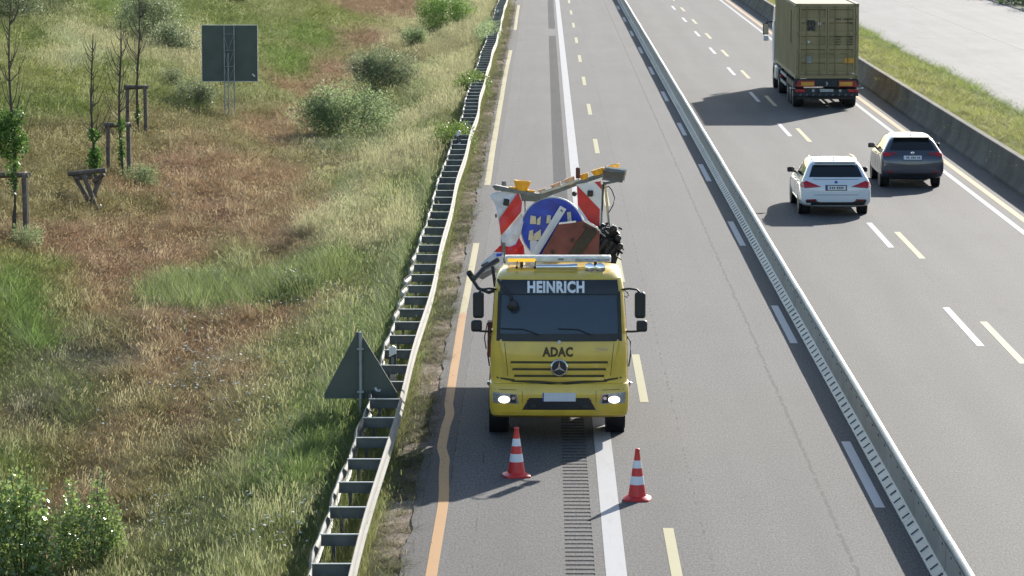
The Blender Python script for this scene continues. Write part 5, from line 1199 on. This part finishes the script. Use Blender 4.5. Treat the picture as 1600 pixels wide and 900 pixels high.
for s, ax in ((-1, '+x'), (1, '-x')):
    for (a, bb, c_, d_) in (((1.0, 1.09), (1.75, 1.06), (1.75, 1.41), (1.05, 1.38)), ((1.81, 1.055), (2.95, 1.03), (2.5, 1.37), (1.81, 1.41))):
        patch(hv, ax, [a, bb, c_, d_], M['car_glass_clear'], 'side_window', H_, (6, 4), .005, .012)
    for y_ in (1.0, 1.78): patch(hv, ax, [(y_-.006, .38), (y_+.006, .38), (y_+.006, 1.0), (y_-.006, 1.0)], M['black'], 'door_gap', H_, (1, 5), .003, .01)
    for y_ in (1.2, 2.0): patch(hv, ax, [(y_-.09, .90), (y_+.09, .90), (y_+.09, .93), (y_-.09, .93)], M['car_blue'], 'door_handle', H_, (3, 1), .022, .02)
    for y_ in (.78, 3.36):
        wheel(H_, s*.735, y_, .325, .22, s, M['rim'])
        b = MB(); b.lathe([(.29, -.06), (.36, -.06), (.36, .003), (.29, .003)], (s*.848, y_, .335), 'x', 28); b.build('wheel_arch', M['black'], H_, smooth=40)
b = MB(); b.tube([(0, .70, 1.49), (0, .62, 1.60)], .010, 6); b.build('aerial', M['black'], H_)
mirror_pair(H_, M['black'], .88, 2.62, 1.06)

# ------------------------------------------------------------------ container lorry
CX, CY = 10.98, 137.0
CL = empty('container_lorry', (CX, CY, 0), 0, 'articulated container lorry driving away in the right lane', 'truck')
b = MB(); b.box((0, 6.8, 1.05), (1.0, 12.6, .22)); b.box((-.95, 6, .98), (.12, 11, .14)); b.box((.95, 6, .98), (.12, 11, .14)); b.box((0, .12, 1.0), (2.46, .2, .30)); b.build('chassis', M['chassis'], CL)
b = MB(); b.box((0, .05, .62), (2.46, .12, .26)); ub = b.build('underrun_bumper', M['chassis'], CL, bevel=.02)
for i in range(9):
    x = -1.0+.25*i; b = MB(); b.prism([(x-.06, -.014, .50), (x-.02, -.014, .50), (x+.04, -.014, .58), (x, -.014, .58)], (0, -.006, 0)); b.build('chevron_mark', M['grey_frame'], ub)
for s in (-1, 1):
    b = MB(); b.box((s*.79, -.03, .97), (.66, .03, .24)); mb = b.build('marker_board', M['mark_red'], CL)
    b = MB(); b.box((s*.74, -.05, .97), (.50, .012, .15)); b.build('marker_field', M['mark_orange'], mb)
    b = MB(); b.prism([(s*1.22, -.03, .86), (s*1.10, -.03, .86), (s*1.12, -.03, 1.08)], (0, -.02, 0)); b.build('reflector_triangle', M['mark_red'], CL)
    b = MB(); b.box((s*1.02, -.04, .70), (.36, .06, .12)); t = b.build('tail_light', M['tail_red'], CL, bevel=.015)
    b = MB(); b.box((s*1.08, -.075, .70), (.10, .012, .08)); b.build('lamp_cell', M['tail_dark'], t)
    b = MB(); b.lathe([(.055, 0), (.055, -.02)], (s*.52, -.02, .70), 'y', 14); b.build('speed_roundel', M['pole'], CL)
    b = MB(); b.tube([(s*1.2, .1, .78), (s*1.38, .08, .80)], .014, 6); b.lathe([(.03, -.03), (.03, .03)], (s*1.40, .08, .80), 'y', 8); b.build('outline_lamp', M['white_plastic'], CL)
b = MB(); b.box((0, -.02, .71), (.52, .02, .11)); b.build('licence_plate', M['pole'], CL)
b = MB(); b.prism([(-.05, -.03, 1.03), (.02, -.03, 1.05), (.05, -.03, .97), (-.01, -.03, .89), (-.04, -.03, .90), (0, -.03, .98)], (0, -.01, 0)); b.build('scuff_mark', M['pole'], CL)
b = MB(); b.box((-.0, .3, .46), (2.3, .02, .22)); b.build('mudflap', M['black'], CL)
for y_ in (1.4, 2.75, 4.1):
    for s in (-1, 1): wheel(CL, s*1.02, y_, .50, .40, s, M['rim'])
for y_ in (9.6,):
    for s in (-1, 1): wheel(CL, s*.95, y_, .50, .55, s, M['rim'])
for s in (-1, 1): wheel(CL, s*1.05, 13.2, .50, .32, s, M['rim'])
for s in (-1, 1):
    for k in range(3): b = MB(); b.box((s*1.2, 2.75+(k-1)*1.35, .88), (.06, 1.1, .22)); b.build('mudguard', M['black'], CL)
    for zz_ in (.62, .95): b = MB(); b.box((s*1.20, 6.9, zz_), (.03, 3.4, .12)); b.build('side_guard', M['galv_dull'], CL)
b = MB(); b.box((-1.0, 11.4, .75), (.5, 1.3, .6)); b.build('fuel_tank', M['galv'], CL, bevel=.08)
b = MB(); b.box((-1.16, 8.9, .75), (.10, .14, .12)); b.build('side_lamp', M['tail_red'], CL)
# cab, seen past the container
b = MB(); cz = [(1.05, 1.20), (2.6, 1.22), (3.4, 1.15), (3.75, .95)]; vs = []
for z, w_ in cz:
    vs += [(-w_, 12.3, z), (w_, 12.3, z), (w_, 14.1, z), (w_*.9, 14.4-(z-1)*.05, z), (-w_*.9, 14.4-(z-1)*.05, z), (-w_, 14.1, z)]
fs = [(j*6+i, j*6+(i+1) % 6, (j+1)*6+(i+1) % 6, (j+1)*6+i) for j in range(3) for i in range(6)]+[tuple(range(6))[::-1], tuple(range(18, 24))]
b.add(vs, fs); b.build('cab', M['truck_white'], CL, bevel=.06)
b = MB(); b.box((0, 13.4, .78), (2.3, 1.9, .55)); b.build('cab_base', M['chassis'], CL, bevel=.05)
for s in (-1, 1):
    b = MB(); b.tube([(s*1.2, 14.0, 2.75), (s*1.48, 14.05, 2.72)], .025, 6); ma = b.build('mirror_arm', M['black'], CL)
    b = MB(); b.box((s*1.50, 14.0, 2.45), (.24, .14, .5)); b.build('mirror_housing', M['black'], ma, bevel=.04)
    b = MB(); b.box((s*1.50, 13.92, 2.45), (.18, .012, .42)); b.build('mirror_glass', M['chrome'], ma)
    b = MB(); b.box((s*1.48, 14.0, 2.05), (.22, .14, .22)); b.build('mirror_housing', M['truck_white'], ma, bevel=.04)
    b = MB(); b.box((s*1.235, 12.8, 2.0), (.03, .7, 1.7)); b.build('side_deflector', M['truck_white'], CL)
# the container rests on the chassis: a thing of its own
CO = empty('shipping_container', (CX, CY, 1.165), 0, 'olive high-cube shipping container on the lorry, door end towards the camera', 'container')
L_, W_, H2 = 12.19, 2.438, 2.896; hw = W_/2
def corrug(name, axis, m, x0):
    b = MB(); n = 43; pts = []
    for i in range(n):
        y = .16+(L_-.32)*i/n; st_ = (L_-.32)/n
        pts += [(y, 0), (y+st_*.26, 0), (y+st_*.5, .036), (y+st_*.76, .036)]
    pts.append((L_-.16, 0)); sg_ = -1 if x0 < 0 else 1; vs = []
    for y, d in pts: vs += [(x0-sg_*d, y, .15), (x0-sg_*d, y, H2-.10)]
    b.add(vs, [(2*i, 2*i+1, 2*i+3, 2*i+2) for i in range(len(pts)-1)]); return b.build(name, m, CO)
corrug('side_panel', 'x', M['container'], -hw+.005); corrug('side_panel', 'x', M['container'], hw-.005)
b = MB(); vs = []; n = 60
for i in range(n+1):
    y = .1+(L_-.2)*i/n; d = .018 if i % 2 else 0; vs += [(-hw+.06, y, H2-.03-d), (hw-.06, y, H2-.03-d)]
b.add(vs, [(2*i, 2*i+1, 2*i+3, 2*i+2) for i in range(n)]); b.build('roof_panel', M['container_roof'], CO)
b = MB(); b.box((0, L_-.04, H2/2), (W_-.1, .04, H2-.2)); b.box((0, L_/2, .08), (W_-.1, L_-.2, .1)); b.build('front_and_floor', M['container'], CO)
for s in (-1, 1):
    b = MB(); b.box((s*(hw-.05), L_/2, H2-.05), (.1, L_-.3, .1)); b.build('top_side_rail', M['container_roof'], CO)
    b = MB(); b.box((s*(hw-.04), L_/2, .075), (.08, L_-.3, .15)); b.build('bottom_side_rail', M['container'], CO)
    for y_ in (.08, L_-.08):
        b = MB(); b.box((s*(hw-.08), y_, H2/2), (.16, .16, H2-.24)); b.build('corner_post', M['container'], CO)
        for z_ in (.06, H2-.06): b = MB(); b.box((s*(hw-.085), y_, z_), (.178, .18, .12)); b.build('corner_casting', M['container_rod'], CO, bevel=.01)
b = MB(); b.box((0, .08, H2-.07), (W_-.34, .12, .13)); b.build('door_header', M['container'], CO)
b = MB(); b.box((0, .08, .08), (W_-.34, .12, .15)); b.build('door_sill', M['container'], CO)
for s in (-1, 1):
    x0, x1 = (.012, hw-.15); zl, zh = .17, H2-.15; b = MB(); vs = []; prof_ = []
    nb = 5; hgt = (zh-zl)/nb
    for i in range(nb):
        z0_ = zl+hgt*i; prof_ += [(z0_, 0), (z0_+.10, 0), (z0_+.14, .045), (z0_+hgt-.10, .045), (z0_+hgt-.06, 0)]
    prof_.append((zh, 0))
    for z_, d in prof_: vs += [(s*x0, .0+d, z_), (s*x1, .0+d, z_)]
    b.add(vs, [(2*i, 2*i+1, 2*i+3, 2*i+2) for i in range(len(prof_)-1)]); dr = b.build('door', M['container'], CO)
    for x_ in (x0+.03, x1-.03): b = MB(); b.box((s*x_, -.006, (zl+zh)/2), (.06, .03, zh-zl)); b.build('door_frame', M['container'], dr)
    for z_ in (zl+.02, zh-.02): b = MB(); b.box((s*(x0+x1)/2, -.008, z_), (x1-x0, .024, .05)); b.build('door_frame', M['container'], dr)
    for x_ in (.30, .80):
        b = MB(); b.tube([(s*x_, -.045, zl-.06), (s*x_, -.045, zh+.06)], .017, 8); b.build('locking_rod', M['container_rod'], dr)
    for x_ in (.30, .80):
        b = MB()
        for z_ in (zl+.05, zl+.75, 1.5, zh-.05): b.box((s*x_, -.035, z_), (.09, .05, .05))
        b.box((s*(x_-.14), -.06, .98), (.32, .018, .035)); b.build('rod_bracket', M['container_rod'], dr)
    b = MB(); b.box((s*(x1+.012), -.005, (zl+zh)/2), (.02, .02, zh-zl)); b.build('door_seal', M['seal'], dr)
    for z_ in (.4, 1.05, 1.75, 2.4): b = MB(); b.box((s*(x1+.03), -.02, z_), (.07, .04, .13)); b.build('hinge', M['container_rod'], dr)
b = MB(); b.box((0, -.012, H2/2), (.022, .02, H2-.35)); b.build('door_seal', M['seal'], CO)
DZ = CO.location.z
lettering('m', .40, -.62, 2.18, M['black'], 'logo_lettering', CO, None, y=0.0, sx=1.05, bold=.02, off=.012)
lettering('sc', .30, -.62, 1.97, M['black'], 'logo_lettering', CO, None, y=0.0, sx=1.05, bold=.02, off=.012)
def cmark(name, x, z, sx, sz, m): b = MB(); b.box((x, -.022, z), (sx, .012, sz)); return b.build(name, m, CO)
cmark('white_sticker', -.30, 2.12, .13, .10, M['sticker']); cmark('grey_sticker', -.70, .74, .20, .27, M['galv_dull']); cmark('yellow_label', .86, .70, .36, .20, M['mark_orange'])
b = MB(); b.prism([(-.77, -.02, 1.46), (-.65, -.02, 1.46), (-.71, -.02, 1.35)], (0, -.01, 0)); b.build('triangle_sticker', M['sticker'], CO)
cmark('white_sticker', 1.02, .20, .10, .05, M['sticker'])
for (x, z, wd_, n) in ((.40, 2.30, .25, 4), (.80, 2.30, .38, 6), (.85, 2.16, .2, 3), (.4, 1.62, .3, 5), (.4, 1.52, .22, 4), (.4, 1.42, .28, 5), (.4, 1.32, .2, 4), (.85, 1.62, .2, 4), (.85, 1.52, .22, 4), (.85, 1.42, .2, 4), (.85, 1.32, .22, 4)):
    b = MB()
    for i in range(n): b.box((x-wd_/2+wd_*(i+.5)/n, -.024, z), (wd_/n*.62, .006, .055 if z > 2 else .04))
    b.build('code_marking', M['seal'], CO)
b = MB(); b.box((-hw-.004, 2.6, 1.9), (.012, .16, 1.3)); b.build('side_marking', M['seal'], CO)
